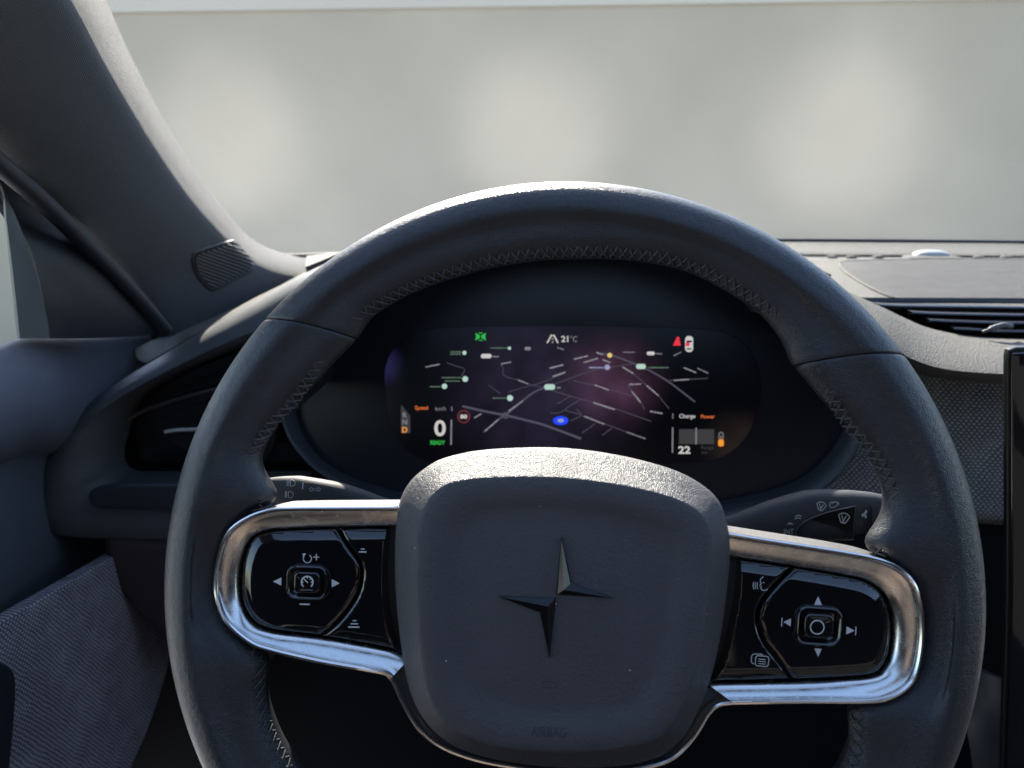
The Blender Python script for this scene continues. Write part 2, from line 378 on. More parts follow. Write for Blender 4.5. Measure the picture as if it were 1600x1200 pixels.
# ---- windscreen
wr = thing('windscreen', 'clear glass windscreen above the dashboard, the grey wall seen through it', 'windscreen', (.3, 1.03, 1.0))
base = [P(300, 392, 1.02), P(480, 398, 1.02), P(900, 377, 1.05), P(1230, 374.5, 1.04), P(1700, 379, 1.0), P(2000, 388, .96)]
bc = cr(base, 60)
top = np.array([(-.50+1.75*k/59, .16+.03*math.sin(math.pi*k/59), 1.44) for k in range(60)])
rows = [bc*(1-t)+top*t+np.array([0, .05, .03])*math.sin(math.pi*t) for t in np.linspace(0, 1, 20)]
g = np.array(rows); idx = np.arange(20*60).reshape(20, 60); f = [(idx[i, j], idx[i, j+1], idx[i+1, j+1], idx[i+1, j]) for i in range(19) for j in range(59)]
mk('pane', g.reshape(-1, 3), f, GLASS, wr)
v, f = tube(bc+np.array([0, -.006, -.0005]), .0026); mk('rubber_seal', v, f, BLACK, wr)

# ---- A-pillar
PL = [(-330, -150, .30), (-200, 50, .38), (-62, 185, .46), (60, 297, .54), (150, 385, .61), (215, 455, .67), (262, 528, .70)]
PR = [(92, -150, .42), (165, 0, .50), (212, 103, .57), (275, 220, .66), (345, 322, .75), (412, 384, .84), (520, 414, .92)]
rows = []
for a, b in zip(PL, PR):
    r = []
    for t, dy in ((-.03, .03), (0, .008), (.06, -.004), (.25, -.018), (.5, -.028), (.7, -.028), (.82, -.022), (.88, -.006), (.93, .02), (.97, .06), (1.0, .11)):
        r.append((a[0]+(b[0]-a[0])*t, a[1]+(b[1]-a[1])*t, a[2]+(b[2]-a[2])*min(1, max(0, t))+dy))
    rows.append(r)
pil = thing('windscreen_pillar', 'grey knit covered windscreen pillar rising to the upper left corner', 'pillar', P(262, 528, .70))
pt = sheet('pillar_trim', rows, PILLAR, pil, 70, 90)
rows = []                                                                        # the steel pillar behind its trim, added unseen to keep sun off the door
for a, b in zip(PL, PR):
    rows.append([(a[0]+(b[0]-a[0])*t+8*(1-t), a[1]+(b[1]-a[1])*t, a[2]+(b[2]-a[2])*t+dy) for t, dy in ((.02, .03), (.12, .10), (.3, .13), (.6, .10), (.85, .07))])
sheet('pillar_core', rows, BLACK, pil, 20, 30, thick=.02)
dg = bpy.context.evaluated_depsgraph_get()
def bvh(o):
    M = ROOTM[rootof(o).name].inverted()
    return BVHTree.FromPolygons([M@v.co for v in o.data.vertices], [tuple(p.vertices) for p in o.data.polygons])
def hit(b, px, py, off=0.):
    d = Vector(ray(px, py)).normalized(); l, n, i, t = b.ray_cast(Vector(CAM), d)
    if l is None: return None
    if n.dot(d) > 0: n = -n
    return np.array(l+n*off)
pb = bvh(pt)
# tweeter grille: frame + ribs
gc = cr([(299, 399), (304, 393), (332, 383), (361, 375), (371, 379), (385, 394), (396, 407), (399, 416), (392, 425), (364, 440), (337, 454), (326, 453), (314, 442), (304, 428), (298, 408)], 80, True)
def on(b, pts, off):
    r = [hit(b, x, y, off) for x, y in pts]
    if any(q is None for q in r): print('MISS', [tuple(p) for p, q in zip(pts, r) if q is None][:6])
    last = next(q for q in r if q is not None); out = []
    for q in r:
        last = q if q is not None else last; out.append(last)
    return np.array(out)
gcc = gc.mean(0); gk = inset(gc, 4)
gr = mk('speaker_grille', *loft([on(pb, gc, .0002), on(pb, inset(gc, 1.2), .0011), on(pb, inset(gc, 2.4), .0012), on(pb, gk, .0004)]+[on(pb, gcc+(gk-gcc)*k, .0004) for k in (.75, .5, .25, .02)], cap=False), DARKPL, pil)
from math import floor
ribs_v, ribs_f = [], []
gi = inset(gc, 4); 
def clip_line(poly, p0, d):
    ts = []
    n = np.array([-d[1], d[0]])
    s = (poly-p0)@n
    for i in range(len(poly)):
        j = (i+1) % len(poly)
        if s[i]*s[j] < 0:
            q = poly[i]+(poly[j]-poly[i])*(s[i]/(s[i]-s[j])); ts.append((q-p0)@d)
    return (min(ts), max(ts)) if len(ts) >= 2 else None
dd = np.array([.93, .36]); dn = np.array([-.36, .93])
for k in range(-9, 10):
    p0 = np.array([349, 414])+dn*k*5.2
    c = clip_line(gi, p0, dd)
    if not c or c[1]-c[0] < 6: continue
    path = on(pb, [p0+dd*t for t in np.linspace(c[0]+1, c[1]-1, 10)], .0018)
    v, f = tube(path, .0010, 6); n0 = sum(len(x) for x in ribs_v); ribs_v.append(v); ribs_f += [tuple(n0+i for i in q) for q in f]
tag(mk('grille_ribs', np.vstack(ribs_v), ribs_f, PLASTIC, gr), kind='stuff')

# ---- door: seal, sail panel, window frame, pad, fabric
door = thing('front_door', 'dark front door with blue-grey padded top and woven mesh insert', 'car door', P(0, 1190, .46))
v, f = tube(cr([P(-330, -60, .26), P(-120, 145, .42), P(-20, 240, .475), P(70, 318, .535), P(160, 408, .60), P(215, 466, .64), P(258, 518, .675)], 60), .0068); mk('door_seal', v, f, RUBBER, door)
sailrows = [[(-60, 205, .50), (-20, 250, .52), (10, 272, .535), (30, 288, .545)],
            [(2, 318, .52), (30, 328, .54), (66, 338, .56), (100, 350, .575)],
            [(44, 380, .53), (75, 388, .55), (120, 395, .58), (160, 405, .60)],
            [(64, 450, .535), (100, 455, .56), (160, 458, .60), (215, 462, .645)],
            [(74, 505, .54), (110, 507, .565), (190, 508, .62), (262, 506, .68)],
            [(76, 529, .54), (110, 529, .565), (190, 527, .62), (272, 522, .69)]]
sheet('sail_panel', sailrows, DARKPL, door, 30, 40)
frrows = [[(-45, 215, .50), (-30, 235, .51)], [(2, 290, .515), (10, 305, .518)], [(10, 345, .515), (38, 372, .522)], [(17, 400, .515), (60, 440, .528)], [(25, 470, .515), (73, 495, .532)], [(31, 529, .515), (78, 529, .533)]]
sheet('window_frame', frrows, FRAMEG, door, 12, 40)
T = [(-200, 610, .36), (-80, 566, .44), (0, 540, .505), (40, 526, .545), (80, 526, .585), (160, 524, .67), (300, 518, .82)]
def off(rows, dy, dY): return [(x, y+dy, Y+dY) for x, y, Y in rows]
sheet('top_pad', [off(T, 0, .02), off(T, 5, -.008), off(T, 40, -.022), off(T, 95, -.03), off(T, 140, -.022), off(T, 172, .0), off(T, 190, .03)], DOORPAD, door, 60, 40)
sheet('inner_panel', [off(T, 150, .022), off(T, 220, .02), off(T, 300, .0), off(T, 370, -.012), off(T, 440, -.01), off(T, 520, .02), off(T, 760, .03)], mat('door_inner', (.066, .074, .088), .55, bump=('n', 1400, .4, .0004), var=.05), door, 50, 40)
FA = [(-80, 1020), (0, 974), (100, 916), (163, 879), (220, 846), (272, 850), (280, 900), (276, 970), (266, 1030), (250, 1090), (215, 1180), (160, 1280), (40, 1292), (-80, 1290)]
o0, o1, o2 = P(0, 974, .46), P(165, 878, .575), P(100, 1200, .49)
fn_ = np.cross(o1-o0, o2-o0); fn_ /= np.linalg.norm(fn_); fn_ *= -1 if fn_@(CAM-o0) < 0 else 1
fu = (o1-o0)/np.linalg.norm(o1-o0); fv = np.cross(fn_, fu)
fc = cr([((q:=onplane(x, y, o0, fn_)-o0)@fu, q@fv) for x, y in FA], 120, True)
vv, ff = plate2(fc, -.012, .0, .003, dome=.003)
mk('mesh_insert', [o0+fu*a+fv*b+fn_*c for a, b, c in vv], ff, DOORFAB, door, uv=vv[:, :2])
pc = cr([(-60, 1030), (0, 1034), (16, 1042), (24, 1062), (22, 1120), (14, 1200), (0, 1290), (-60, 1290)], 60, True)
pc = np.array([((q:=onplane(x, y, o0+fn_*.02, fn_)-o0)@fu, q@fv) for x, y in pc])
vv, ff = plate2(pc, .0, .022, .004); mk('door_pull', [o0+fu*a+fv*b+fn_*c for a, b, c in vv], ff, DARKPL, door)
g = np.array([[P(-300, 150, .40), P(-40, 235, .505), P(90, 400, .545), P(90, 540, .545)], [P(-300, 640, .36), P(-100, 590, .45), P(0, 545, .49), P(90, 541, .545)]])
mk('window_glass', np.vstack([g[0], g[1]]), [(0, 1, 5, 4), (1, 2, 6, 5), (2, 3, 7, 6)], GLASS, door)

# ================================================================== DASHBOARD
dash = thing('dashboard', 'dark dashboard with swept left wing and sunlit textured top', 'dashboard', P(800, 1300, .62))
# left wing loop
WO = [(560, 395, .66), (480, 424, .66), (402, 468, .66), (305, 523, .655), (240, 562, .65), (170, 605, .64), (112, 652, .63), (78, 705, .62), (60, 760, .61), (59, 800, .605), (72, 826, .60), (108, 838, .60), (200, 843, .60), (330, 843, .60), (470, 843, .60)]
WI = [(560, 500, .63), (480, 520, .63), (402, 536, .63), (322, 566, .63), (258, 596, .63), (205, 628, .625), (180, 660, .62), (166, 700, .615), (160, 728, .61), (164, 748, .61), (176, 757, .61), (200, 760, .61), (260, 760, .61), (350, 760, .61), (470, 760, .61)]
A3 = cr([P(*q) for q in WO], 130); B3 = cr([P(*q) for q in WI], 130)
prof = [(-.02, .03), (0, .012), (.02, .003), (.08, -.008), (.2, -.018), (.4, -.022), (.65, -.019), (.85, -.010), (.95, .0), (1, .010), (1.0, .035)]
rings = [A3+(B3-A3)*t+np.array([0, dy, 0]) for t, dy in prof]
v, f = loft(rings, closed=False); mk('wing_surround', v, f, PLASTIC, dash)
# top of the wing, back to the windscreen base
sheet('wing_top', [[(210, 545, .70), (270, 517, .74), (340, 492, .79), (420, 455, .85), (500, 412, .93), (600, 392, .97)],
                   [(215, 560, .68), (290, 518, .70), (365, 482, .74), (430, 450, .79), (510, 412, .86), (610, 385, .9)],
                   [(228, 567, .665), (303, 524, .668), (400, 470, .672), (470, 431, .68), (540, 402, .69), (640, 370, .7)]], SOFTTOP, dash, 50, 24)
slot = cr([(318, 516), (350, 500), (395, 478), (412, 470), (408, 477), (380, 492), (345, 508)], 50, True)
sp = np.array([P(x, y, .715) for x, y in slot])
wb = bvh(bpy.data.objects['wing_top'])
try:
    mk('demist_slot', *loft([on(wb, slot, .0002), on(wb, inset(slot, 1), .0012)]), DARKMET, dash)
except Exception as e: print('slot', e)
# gloss vent panel
def yplate(name, pts, Y, thick, bev, m, parent, n=90, closed=True, dome=0, smoothc=True, tilt=0):
    o = P(pts[0][0], pts[0][1], Y); nn = np.array([0, -math.cos(tilt), math.sin(tilt)]); vv_ = np.cross(nn, np.array([1., 0, 0]))
    q = [onplane(x, y, o, nn)-o for x, y in pts]; c = np.array([(a[0], a@vv_) for a in q])
    c = cr(c, n, True) if smoothc else c
    v, f = plate2(c, -thick, 0, bev, dome=dome)
    return mk(name, [o+np.array([1., 0, 0])*a+vv_*b+nn*h for a, b, h in v], f, m, parent, uv=v[:, :2])
vent = yplate('side_vent_panel', [(150, 762), (150, 690), (190, 630), (260, 592), (340, 560), (470, 515), (560, 500), (560, 770), (350, 775)], .655, .01, .002, GLOSS, dash)
v, f = tube(cr([P(x, y, .645) for x, y in ((206, 756), (190, 750), (182, 735), (182, 700), (192, 668), (212, 648), (250, 632), (300, 617), (360, 603))], 60), .0022); mk('vent_rim', v, f, mat('vent_trim', (.16, .14, .13), .3, .8), vent)
yplate('vent_mouth', [(254, 678), (258, 655), (285, 640), (330, 628), (420, 615), (420, 715), (330, 712), (285, 705), (262, 695)], .652, .006, .0015, BASE, vent, dome=-.004)
bl = cr([P(x, y, .640) for x, y in ((258, 675), (275, 672), (300, 671), (340, 668))], 20); v, f = tube(bl, .0016); mk('vent_tab', v, f, ICON, vent)
yplate('stowage_insert', [(136, 776), (150, 763), (200, 758), (300, 758), (360, 758), (360, 797), (200, 796), (150, 794)], .578, .006, .0025, LIPPL, dash)
# knee bolster and lower dash
yplate('knee_panel', [(160, 838), (230, 842), (300, 842), (420, 842), (420, 1040), (300, 1040), (262, 1012), (205, 955), (172, 905)], .585, .03, .01, mat('knee_plastic', (.032, .024, .026), .6, bump=('n', 1400, .4, .0004)), dash)
sheet('lower_dash', [[(-100, 850, .70), (500, 790, .66), (900, 770, .66), (1300, 790, .66), (1750, 800, .66)], [(-100, 1000, .70), (500, 960, .62), (900, 940, .6), (1300, 960, .62), (1750, 1000, .64)], [(-100, 1300, .70), (500, 1300, .58), (900, 1300, .56), (1300, 1300, .58), (1750, 1300, .62)]], mat('footwell_plastic', (.003, .0035, .005), .8, spec=.1), dash, 30, 20)
# hood over the cluster
HF = [(452, 640, .54), (462, 560, .54), (488, 465, .505), (570, 400, .505), (690, 360, .52), (800, 338, .52), (900, 330, .52), (1000, 335, .52), (1100, 360, .52), (1200, 405, .525), (1280, 448, .525), (1345, 484, .525), (1385, 535, .525), (1400, 600, .525), (1392, 660, .525)]
HB = [(x+(900-x)*.02, y+14, Y+.10) for x, y, Y in HF]
HF3 = cr([P(*q) for q in HF], 90); HB3 = np.array(HF3)+np.array([0, .12, -.004])
thk = np.array([0, 0, .0045])
inner = HF3+(np.array([P(900, 600, .57)])-HF3)*.03
rings = [HB3, HF3+np.array([0, .02, 0]), HF3, inner, inner+np.array([0, .02, 0]), inner+np.array([0, .12, 0])]
v, f = loft(rings, closed=False); mk('cluster_hood', v, f, DARKPL, dash)
sheet('hood_top', [[(480, 424, .672), (620, 372, .69), (800, 350, .7), (1000, 350, .7), (1200, 402, .70), (1296, 436, .70)], [(480, 410, .80), (620, 385, .84), (800, 378, .86), (1000, 378, .86), (1160, 392, .85), (1236, 408, .82)], [(480, 405, .98), (620, 392, 1.0), (800, 382, 1.02), (1000, 380, 1.02), (1120, 380, 1.01), (1180, 382, 1.0)]], SOFTTOP, dash, 40, 24)
# right side: cowl strip, speaker mesh, vent, brow
XS = (1150, 1250, 1350, 1450, 1550, 1650, 1800)
def hrow(y, Y, dy=0): return [(x, y+dy*(x-1150)/450, Y) for x in XS]
sheet('cowl_strip', [hrow(377.5, 1.0, 3), hrow(384, .985, 3), hrow(394, .955, 3), hrow(398, .95, 3), hrow(404, .955, 3)], SOFTTOP, dash, 30, 16)
sheet('cowl_gap', [hrow(395, .96, 3), hrow(405, .935, 3)], BLACK, dash, 10, 8)
sheet('top_pad', [hrow(401.5, .93, 2), hrow(405, .91, 2), hrow(412, .88, 2), hrow(430, .81, 2), hrow(455, .74, 2), hrow(476, .69, 2)], SOFTTOP, dash, 40, 30)
tb = bvh([o for o in bpy.data.objects if o.name.startswith('top_pad') and o.parent == dash][0])
sc_ = cr([(1312, 412), (1330, 409), (1450, 407), (1600, 407), (1760, 408), (1760, 472), (1600, 473), (1450, 471), (1405, 468), (1370, 456), (1335, 436), (1314, 420)], 120, True)
so = [on(tb, sc_, -.001), on(tb, sc_, .0012), on(tb, inset(sc_, 1.2), .0016)]
cen = np.array(so[-1]).mean(0)
ring2 = [so[-1]*(1-t)+cen*t for t in (.3, .6, .9)]
v, f = loft(so+ring2); uvp = np.stack([v[:, 0], v[:, 1]], 1)
mk('speaker_mesh', v, f, SPKFAB, dash, uv=uvp)
v, f = tube(on(tb, sc_, .0006), .0014, 8, True); mk('speaker_surround', v, f, SOFTTOP, dash)
# centre vent: cavity + louvres
sheet('vent_cavity', [hrow(470, .70, 2), hrow(500, .72, 2), hrow(540, .70, 2)], BLACK, dash, 10, 10)
for yy, x0, Y, rr in ((479, 1372, .682, .0012), (491, 1425, .668, .0016), (503, 1452, .657, .0016), (516, 1490, .648, .0014)):
    c0 = [(x0, yy-2), (x0+40, yy), (1560, yy+2), (1700, yy+4), (1800, yy+5)]
    a = cr([P(x, y, Y) for x, y in c0], 30)
    rings = [a+np.array([0, dY, dz]) for dY, dz in ((0, .0010), (-.001, 0), (0, -.0010), (.02, -.003), (.02, .0))]
    rings.append(rings[0]); v, f = loft(rings, closed=False); mk('vent_louvre', v, f, DARKMET, dash)
tb_ = [P(1535, 519, .640), P(1548, 514, .640), P(1568, 508, .642), P(1580, 510, .645)]; v, f = tube(cr(tb_, 12), [.0012]*3+[.0022]*9); mk('vent_thumb_tab', v, f, PLASTIC, dash)
BT = [(1180, 385, .70), (1250, 418, .69), (1310, 448, .68), (1370, 476, .672), (1412, 496, .666), (1450, 511, .66), (1510, 523, .655), (1580, 528, .652), (1700, 531, .65), (1800, 533, .65)]
BB = [(1180, 470, 0.590), (1250, 490, 0.590), (1310, 512, 0.590), (1372, 530, 0.588), (1398, 545, 0.582), (1428, 562, 0.576), (1478, 577, 0.570), (1560, 584, 0.568), (1700, 588, 0.567), (1800, 590, 0.567)]
A3 = cr([P(*q) for q in BT], 90); B3 = cr([P(*q) for q in BB], 90)
prof = [(0, .03, -.006), (0, .006, -.001), (.02, 0, 0), (.08, -.004, .002), (.3, -.006, .003), (.6, -.006, .003), (.9, -.004, .001), (1.0, 0, 0), (1.02, .004, -.004), (1.0, .012, -.010), (.9, .05, -.012), (.8, .09, -.012)]
v, f = loft([A3+(B3-A3)*t+np.array([0, dy, dz]) for t, dy, dz in prof], closed=False); mk('brow', v, f, SOFTTOP, dash)
sheet('fabric_panel', [[(1220, 560, .665), (1350, 570, .665), (1450, 580, .665), (1600, 585, .665), (1800, 590, .665)], [(1220, 660, .655), (1350, 670, .65), (1450, 670, .65), (1600, 670, .65), (1800, 680, .65)], [(1220, 760, .64), (1350, 775, .63), (1450, 790, .63), (1600, 800, .63), (1800, 810, .63)], [(1220, 785, .65), (1350, 800, .645), (1450, 812, .645), (1600, 822, .645), (1800, 830, .645)]], DASHFAB, dash, 40, 40)
yplate('dash_core', [(240, 560), (480, 440), (700, 400), (1100, 400), (1400, 560), (1900, 560), (1900, 1500), (150, 1500), (150, 830)], .76, .02, .002, BLACK, dash, smoothc=False)
# light/rain sensor on the cowl
sn = thing('light_sensor', 'small pale dome sensor on the cowl at the windscreen base', 'sensor', P(1455, 402, .93))
yb = [P(1455, 400, .935)]
def blob(c, rx, ry, rz, m, name, parent, pw=2.6, n=28, k=12):
    rings = []
    for i in range(k+1):
        a = (i/k)*math.pi/2; z = rz*math.sin(a); s = max(.02, math.cos(a)**(2/pw))
        rings.append(np.array([(c[0]+rx*s*math.copysign(abs(math.cos(t))**(2/pw), math.cos(t)), c[1]+ry*s*math.copysign(abs(math.sin(t))**(2/pw), math.sin(t)), c[2]+z) for t in np.linspace(0, 2*math.pi, n, endpoint=False)]))
    v, f = loft(rings); return mk(name, v, f, m, parent)
blob(P(1455, 401, .938), .021, .012, .0075, SENSOR, 'dome', sn); blob(P(1456, 402.5, .934), .032, .018, .003, SOFTTOP, 'base', sn)
for i, x in enumerate((1300, 1330, 1372, 1530, 1572)):
    blob(P(x, 402, .925), .006, .005, .0022, SOFTTOP, 'clip_bump', dash)

# ================================================================== INSTRUMENT CLUSTER
clu = thing('instrument_cluster', 'digital instrument cluster lit with a dark street map behind the wheel', 'instrument cluster', P(880, 790, .60))
CT = R(12); CN = np.array([0, -math.cos(CT), math.sin(CT)]); CV = np.cross(CN, np.array([1., 0, 0])); C0 = P(880, 610, .62)
def cp(px, py, h=0.): return onplane(px, py, C0+CN*h, CN)
def cplate(name, pts, h0, h1, bev, m, parent, n=120, dome=0, smoothc=True):
    q = np.array([cp(x, y, h1)-C0 for x, y in pts]); c = np.stack([q[:, 0], q@CV], 1); c = cr(c, n, True) if smoothc else c
    v, f = plate2(c, h0, h1, bev, dome=dome); return mk(name, [C0+np.array([1., 0, 0])*a+CV*b+CN*z for a, b, z in v], f, m, parent)
LO = [(452, 600), (462, 510), (540, 430), (700, 380), (900, 362), (1100, 375), (1260, 430), (1335, 520), (1345, 610), (1325, 690), (1270, 745), (1180, 780), (1050, 800), (880, 805), (740, 800), (620, 778), (540, 750), (485, 712), (460, 665)]
cplate('lens', LO, -.012, -.004, .003, LENS, clu, 160)
lipo = cr([cp(x, y, .008) for x, y in [(440, 590), (446, 660), (466, 700), (500, 735), (548, 762), (620, 786), (740, 812), (880, 818), (1040, 813), (1180, 796), (1270, 768), (1325, 716), (1350, 655), (1362, 600)]], 110)
lipi = cr([cp(x, y, .0) for x, y in [(455, 590), (462, 655), (484, 700), (516, 730), (562, 752), (628, 771), (744, 795), (880, 801), (1035, 796), (1170, 776), (1255, 748), (1305, 700), (1328, 645), (1338, 600)]], 110)
pr = [(-.35, -.02), (-.25, .0), (0, .006), (.3, .0075), (.7, .005), (1, -.001), (1.05, -.012)]
v, f = loft([lipo+(lipi-lipo)*t+CN*h for t, h in pr], closed=False); mk('lower_lip', v, f, LIPPL, clu)
SC = [(601, 600), (606, 562), (628, 532), (665, 517), (720, 511), (900, 509), (1080, 513), (1140, 522), (1176, 552), (1190, 600), (1182, 650), (1150, 700), (1090, 722), (900, 728), (700, 726), (640, 706), (610, 660)]
scr = cplate('screen', SC, -.006, -.0034, .0004, SCREEN, clu, 140)
croot = P(880, 790, .60)
screen_glow(SCREEN, [(tuple(cp(960, 596)-croot), .055, (.020, .008, .016)), (tuple(cp(840, 620)-croot), .11, (.006, .0045, .010)), (tuple(cp(592, 570)-croot), .026, (.008, .007, .030)), (tuple(cp(1150, 690)-croot), .035, (.006, .004, .003))])
s1 = lambda x, y: cp(x, y, -.0031); s2 = lambda x, y: cp(x, y, -.0028); s3 = lambda x, y: cp(x, y, -.0025)
A = lambda x, y: (600+x/5.714, 500+y/5.714); B = lambda x, y: (860+x/5.714, 500+y/5.714)
def rl(pts, fn, wd, fl): fl.line(cr([fn(*p) for p in pts], max(2, 8*(len(pts)-1))) if len(pts) > 2 else [fn(*p) for p in pts], wd)
fr = Flat(); ft = Flat()
rl([(700, 770), (900, 815), (1090, 852), (1250, 890), (1420, 935), (1600, 1000), (1760, 1060)], A, 3.4, fr)
rl([(890, 1000), (1020, 890), (1100, 835), (1240, 720), (1330, 650), (1440, 600)], A, 2.6, fr)
fr.ring(*A(1085, 852), 4, 2)
rl([(410, 290), (560, 320), (760, 395), (900, 460), (1060, 555), (1290, 730)], B, 2.4, fr)
for p in ([(1040, 400), (1065, 430), (1060, 480), (1100, 510), (1200, 535)], [(1290, 570), (1420, 605), (1600, 660)], [(1110, 645), (1250, 600), (1400, 560), (1600, 480)], [(930, 580), (1040, 660)], [(560, 380), (640, 410), (720, 440), (690, 500)]): rl(p, A, 1.1, ft)
for p in ([(20, 630), (180, 680), (380, 735), (600, 800), (900, 905)], [(30, 575), (180, 520), (330, 465), (480, 430), (750, 390)], [(200, 540), (400, 585), (520, 620), (740, 680)], [(640, 420), (740, 480), (830, 560), (960, 670), (1000, 720), (1060, 790)], [(690, 580), (730, 640), (810, 740), (840, 800)], [(270, 710), (140, 790), (160, 815), (270, 850), (180, 900)], [(230, 800), (270, 830), (300, 865), (480, 925), (850, 1065)], [(550, 965), (460, 1030)], [(400, 925), (280, 1010)], [(180, 680), (60, 750)], [(0, 830), (70, 830), (140, 800)], [(1060, 540), (1240, 530), (1410, 520)]): rl(p, B, 1.3, ft)
tag(fr.put('map_road', s1, E_ROAD, scr), 'wide lilac roads of the map'); tag(ft.put('map_lanes', s1, E_ROADT, scr), 'thin grey streets of the map', kind='stuff')
fl = Flat()
def lab(fl, p, q, hgt=2.2):                                                      # a place name too small to read: a row of tiny strokes
    p, q = np.array(p), np.array(q); L = np.linalg.norm(q-p); d = (q-p)/L; n = np.array([-d[1], d[0]]); s = 0
    while s < L-.4:
        wd = random.uniform(.9, 2.2); h = hgt*random.uniform(.62, 1)/2; e = min(L, s+wd)
        fl.poly([p+d*s-n*h, p+d*e-n*h, p+d*e+n*h, p+d*s+n*h]); s = e+random.choice((.15, .2, .35))
for p, q in (((370, 420), (497, 395)), ((1045, 392), (1135, 375)), ((1195, 535), (1290, 572)), ((1475, 430), (1600, 400)), ((1505, 505), (1600, 475)), ((805, 875), (870, 835)), ((1110, 815), (1240, 722)), ((905, 990), (1020, 890)), ((1540, 605), (1580, 605)), ((970, 325), (1025, 328))): lab(fl, A(*p), A(*q))
for p, q in (((0, 430), (115, 400)), ((20, 505), (135, 465)), ((210, 350), (335, 320)), ((295, 380), (425, 342)), ((410, 290), (470, 312)), ((465, 355), (535, 380)), ((645, 420), (740, 478)), ((705, 575), (810, 572)), ((860, 585), (965, 675)), ((725, 635), (805, 735)), ((395, 580), (520, 625)), ((385, 738), (575, 800)), ((305, 860), (480, 930)), ((890, 815), (1000, 835)), ((1190, 425), (1300, 470)), ((1100, 540), (1240, 530))): lab(fl, B(*p), B(*q), 2.5)
tag(fl.put('map_names', s2, E_LAB, scr), 'place names on the map, too small to read', kind='stuff')
fl = Flat()
for p, q in (((650, 288), (755, 288)), ((1100, 320), (1170, 285)), ((1310, 430), (1410, 475)), ((60, 245), (120, 265)), ((680, 1000), (850, 1060)), ((940, 300), (1000, 303))): lab(fl, B(*p), B(*q), 2)
tag(fl.put('map_names', s2, E_GREY, scr), kind='stuff')
fl = Flat()
for p, q in (((590, 285), (690, 285)), ((590, 305), (690, 305)), ((515, 515), (690, 515)), ((545, 545), (680, 545)), ((405, 595), (505, 595)), ((970, 697), (1085, 697)), ((950, 250), (1100, 250))): lab(fl, A(*p), A(*q), 2)
lab(fl, B(870, 425), B(1055, 425), 2.2); tag(fl.put('map_names', s2, E_MINTL, scr), kind='stuff')
fl = Flat(); lab(fl, B(345, 425), B(480, 425), 2); fl.disc(*B(508, 422), 4.2); fl.put('map_marker', s2, E_LILAC, scr)
for x, y, r in ((718, 293, 3.2), (725, 527, 4.5), (540, 592, 4.2), (1125, 697, 4.7), (1120, 252, 2.6)): Flat().disc(*A(x, y), r).put('map_marker', s2, E_MINT, scr)
for (x0, x1, y, fn, h, m_) in ((865, 960, 322, A, 3.4, E_WHITE), (1255, 1312, 255, A, 2.6, E_GREY), (1430, 1528, 598, A, 4.4, E_MINT), (765, 852, 415, B, 4, E_MINT), (860, 932, 298, B, 2.8, E_WHITE)):
    fl = Flat(); (a, b), (c, _) = fn(x0, y), fn(x1, y); fl.rrect(a, b-h, c, b+h, h*.95); fl.put('map_marker', s2, m_, scr)
Flat().disc(*B(530, 315), 3.8).put('map_marker', s2, E_YEL, scr)
mk_ = Flat().disc(*B(92, 898), 12, 7).put('position_marker', s2, E_BLUE, scr); Flat().disc(*B(92, 898), 5, 3).put('marker_core', s3, E_LILAC, mk_)
fl = Flat(); fl.poly([(742.5, 520), (750, 524), (750, 528), (742.5, 532), (744, 526)]); fl.poly([(759.5, 520), (752, 524), (752, 528), (759.5, 532), (758, 526)]); fl.line([(748, 520.5), (754, 520.5)], 1.4); fl.line([(748, 531.5), (754, 531.5)], 1.4); fl.put('light_telltale', s2, E_GREEN, scr)
fl = Flat(); fl.line([(862, 523), (855, 536)], 2.2); fl.line([(865, 523), (872, 536)], 2.2)
for y in (524, 528.5, 533.5): fl.line([(863.5, y), (863.5, y+2)], 1.5)
fl.put('lane_icon', s2, E_WHITE, scr)
Flat().text('21', 882.5, 529.5, h=9.5, wd=11, bold=.02).put('temperature', s2, E_WHITE, scr); Flat().text('°C', 896.5, 529.5, h=9.5, wd=10.5).put('temperature_unit', s2, E_GREY, scr)
fl = Flat(); fl.disc(1059, 529, 2.8); fl.poly([(1055.5, 531), (1062, 531), (1063.5, 540), (1051.5, 540)]); fl.put('seat_belt_telltale', s2, E_RED, scr)
fl = Flat(); fl.rrect(1070.5, 525, 1083, 550, 5.5); ci = fl.put('car_icon', s2, E_WHITE, scr)
fl = Flat(); fl.rrect(1072.5, 532, 1081, 535, 1); fl.rrect(1073, 544, 1080.5, 546.3, 1); fl.put('car_icon_glazing', s3, E_BLACK, ci)
fl = Flat(); fl.rrect(1071.5, 535, 1077.5, 541, 1.5); fl.put('car_icon_alert', lambda x, y: cp(x, y, -.0023), E_RED, ci)
fl = Flat(); fl.poly([(626.5, 632), (634, 641), (641, 650), (641, 677), (626.5, 677)]); gs = fl.put('gear_strip', s1, E_DIM, scr)
for tx, y, m_, h in (('R', 648.5, E_GREY, 8), ('N', 659.5, E_GREY, 8), ('D', 671.5, E_ORANGE, 9)): Flat().text(tx, 632.5, y, h=h, bold=.02).put('gear_letter', s2, m_, gs)
Flat().text('Speed', 658.5, 638, wd=20, bold=.015).put('speed_caption', s2, E_ORED, scr); Flat().text('km/h', 688.5, 638.5, wd=16.5).put('speed_unit', s2, E_GREY, scr)
fl = Flat(); fl.line([(706, 635.5), (706, 642)], 1.4); fl.line([(705.3, 656), (704.8, 695)], 2.2); fl.put('divider', s2, E_GREY, scr)
Flat().text('0', 687.5, 669, h=25.5, wd=18, bold=.02).put('speed_digit', s2, E_WHITE, scr); Flat().text('READY', 684, 691.5, wd=23, h=6.6, bold=.03).put('ready_sign', s2, E_GREEN, scr)
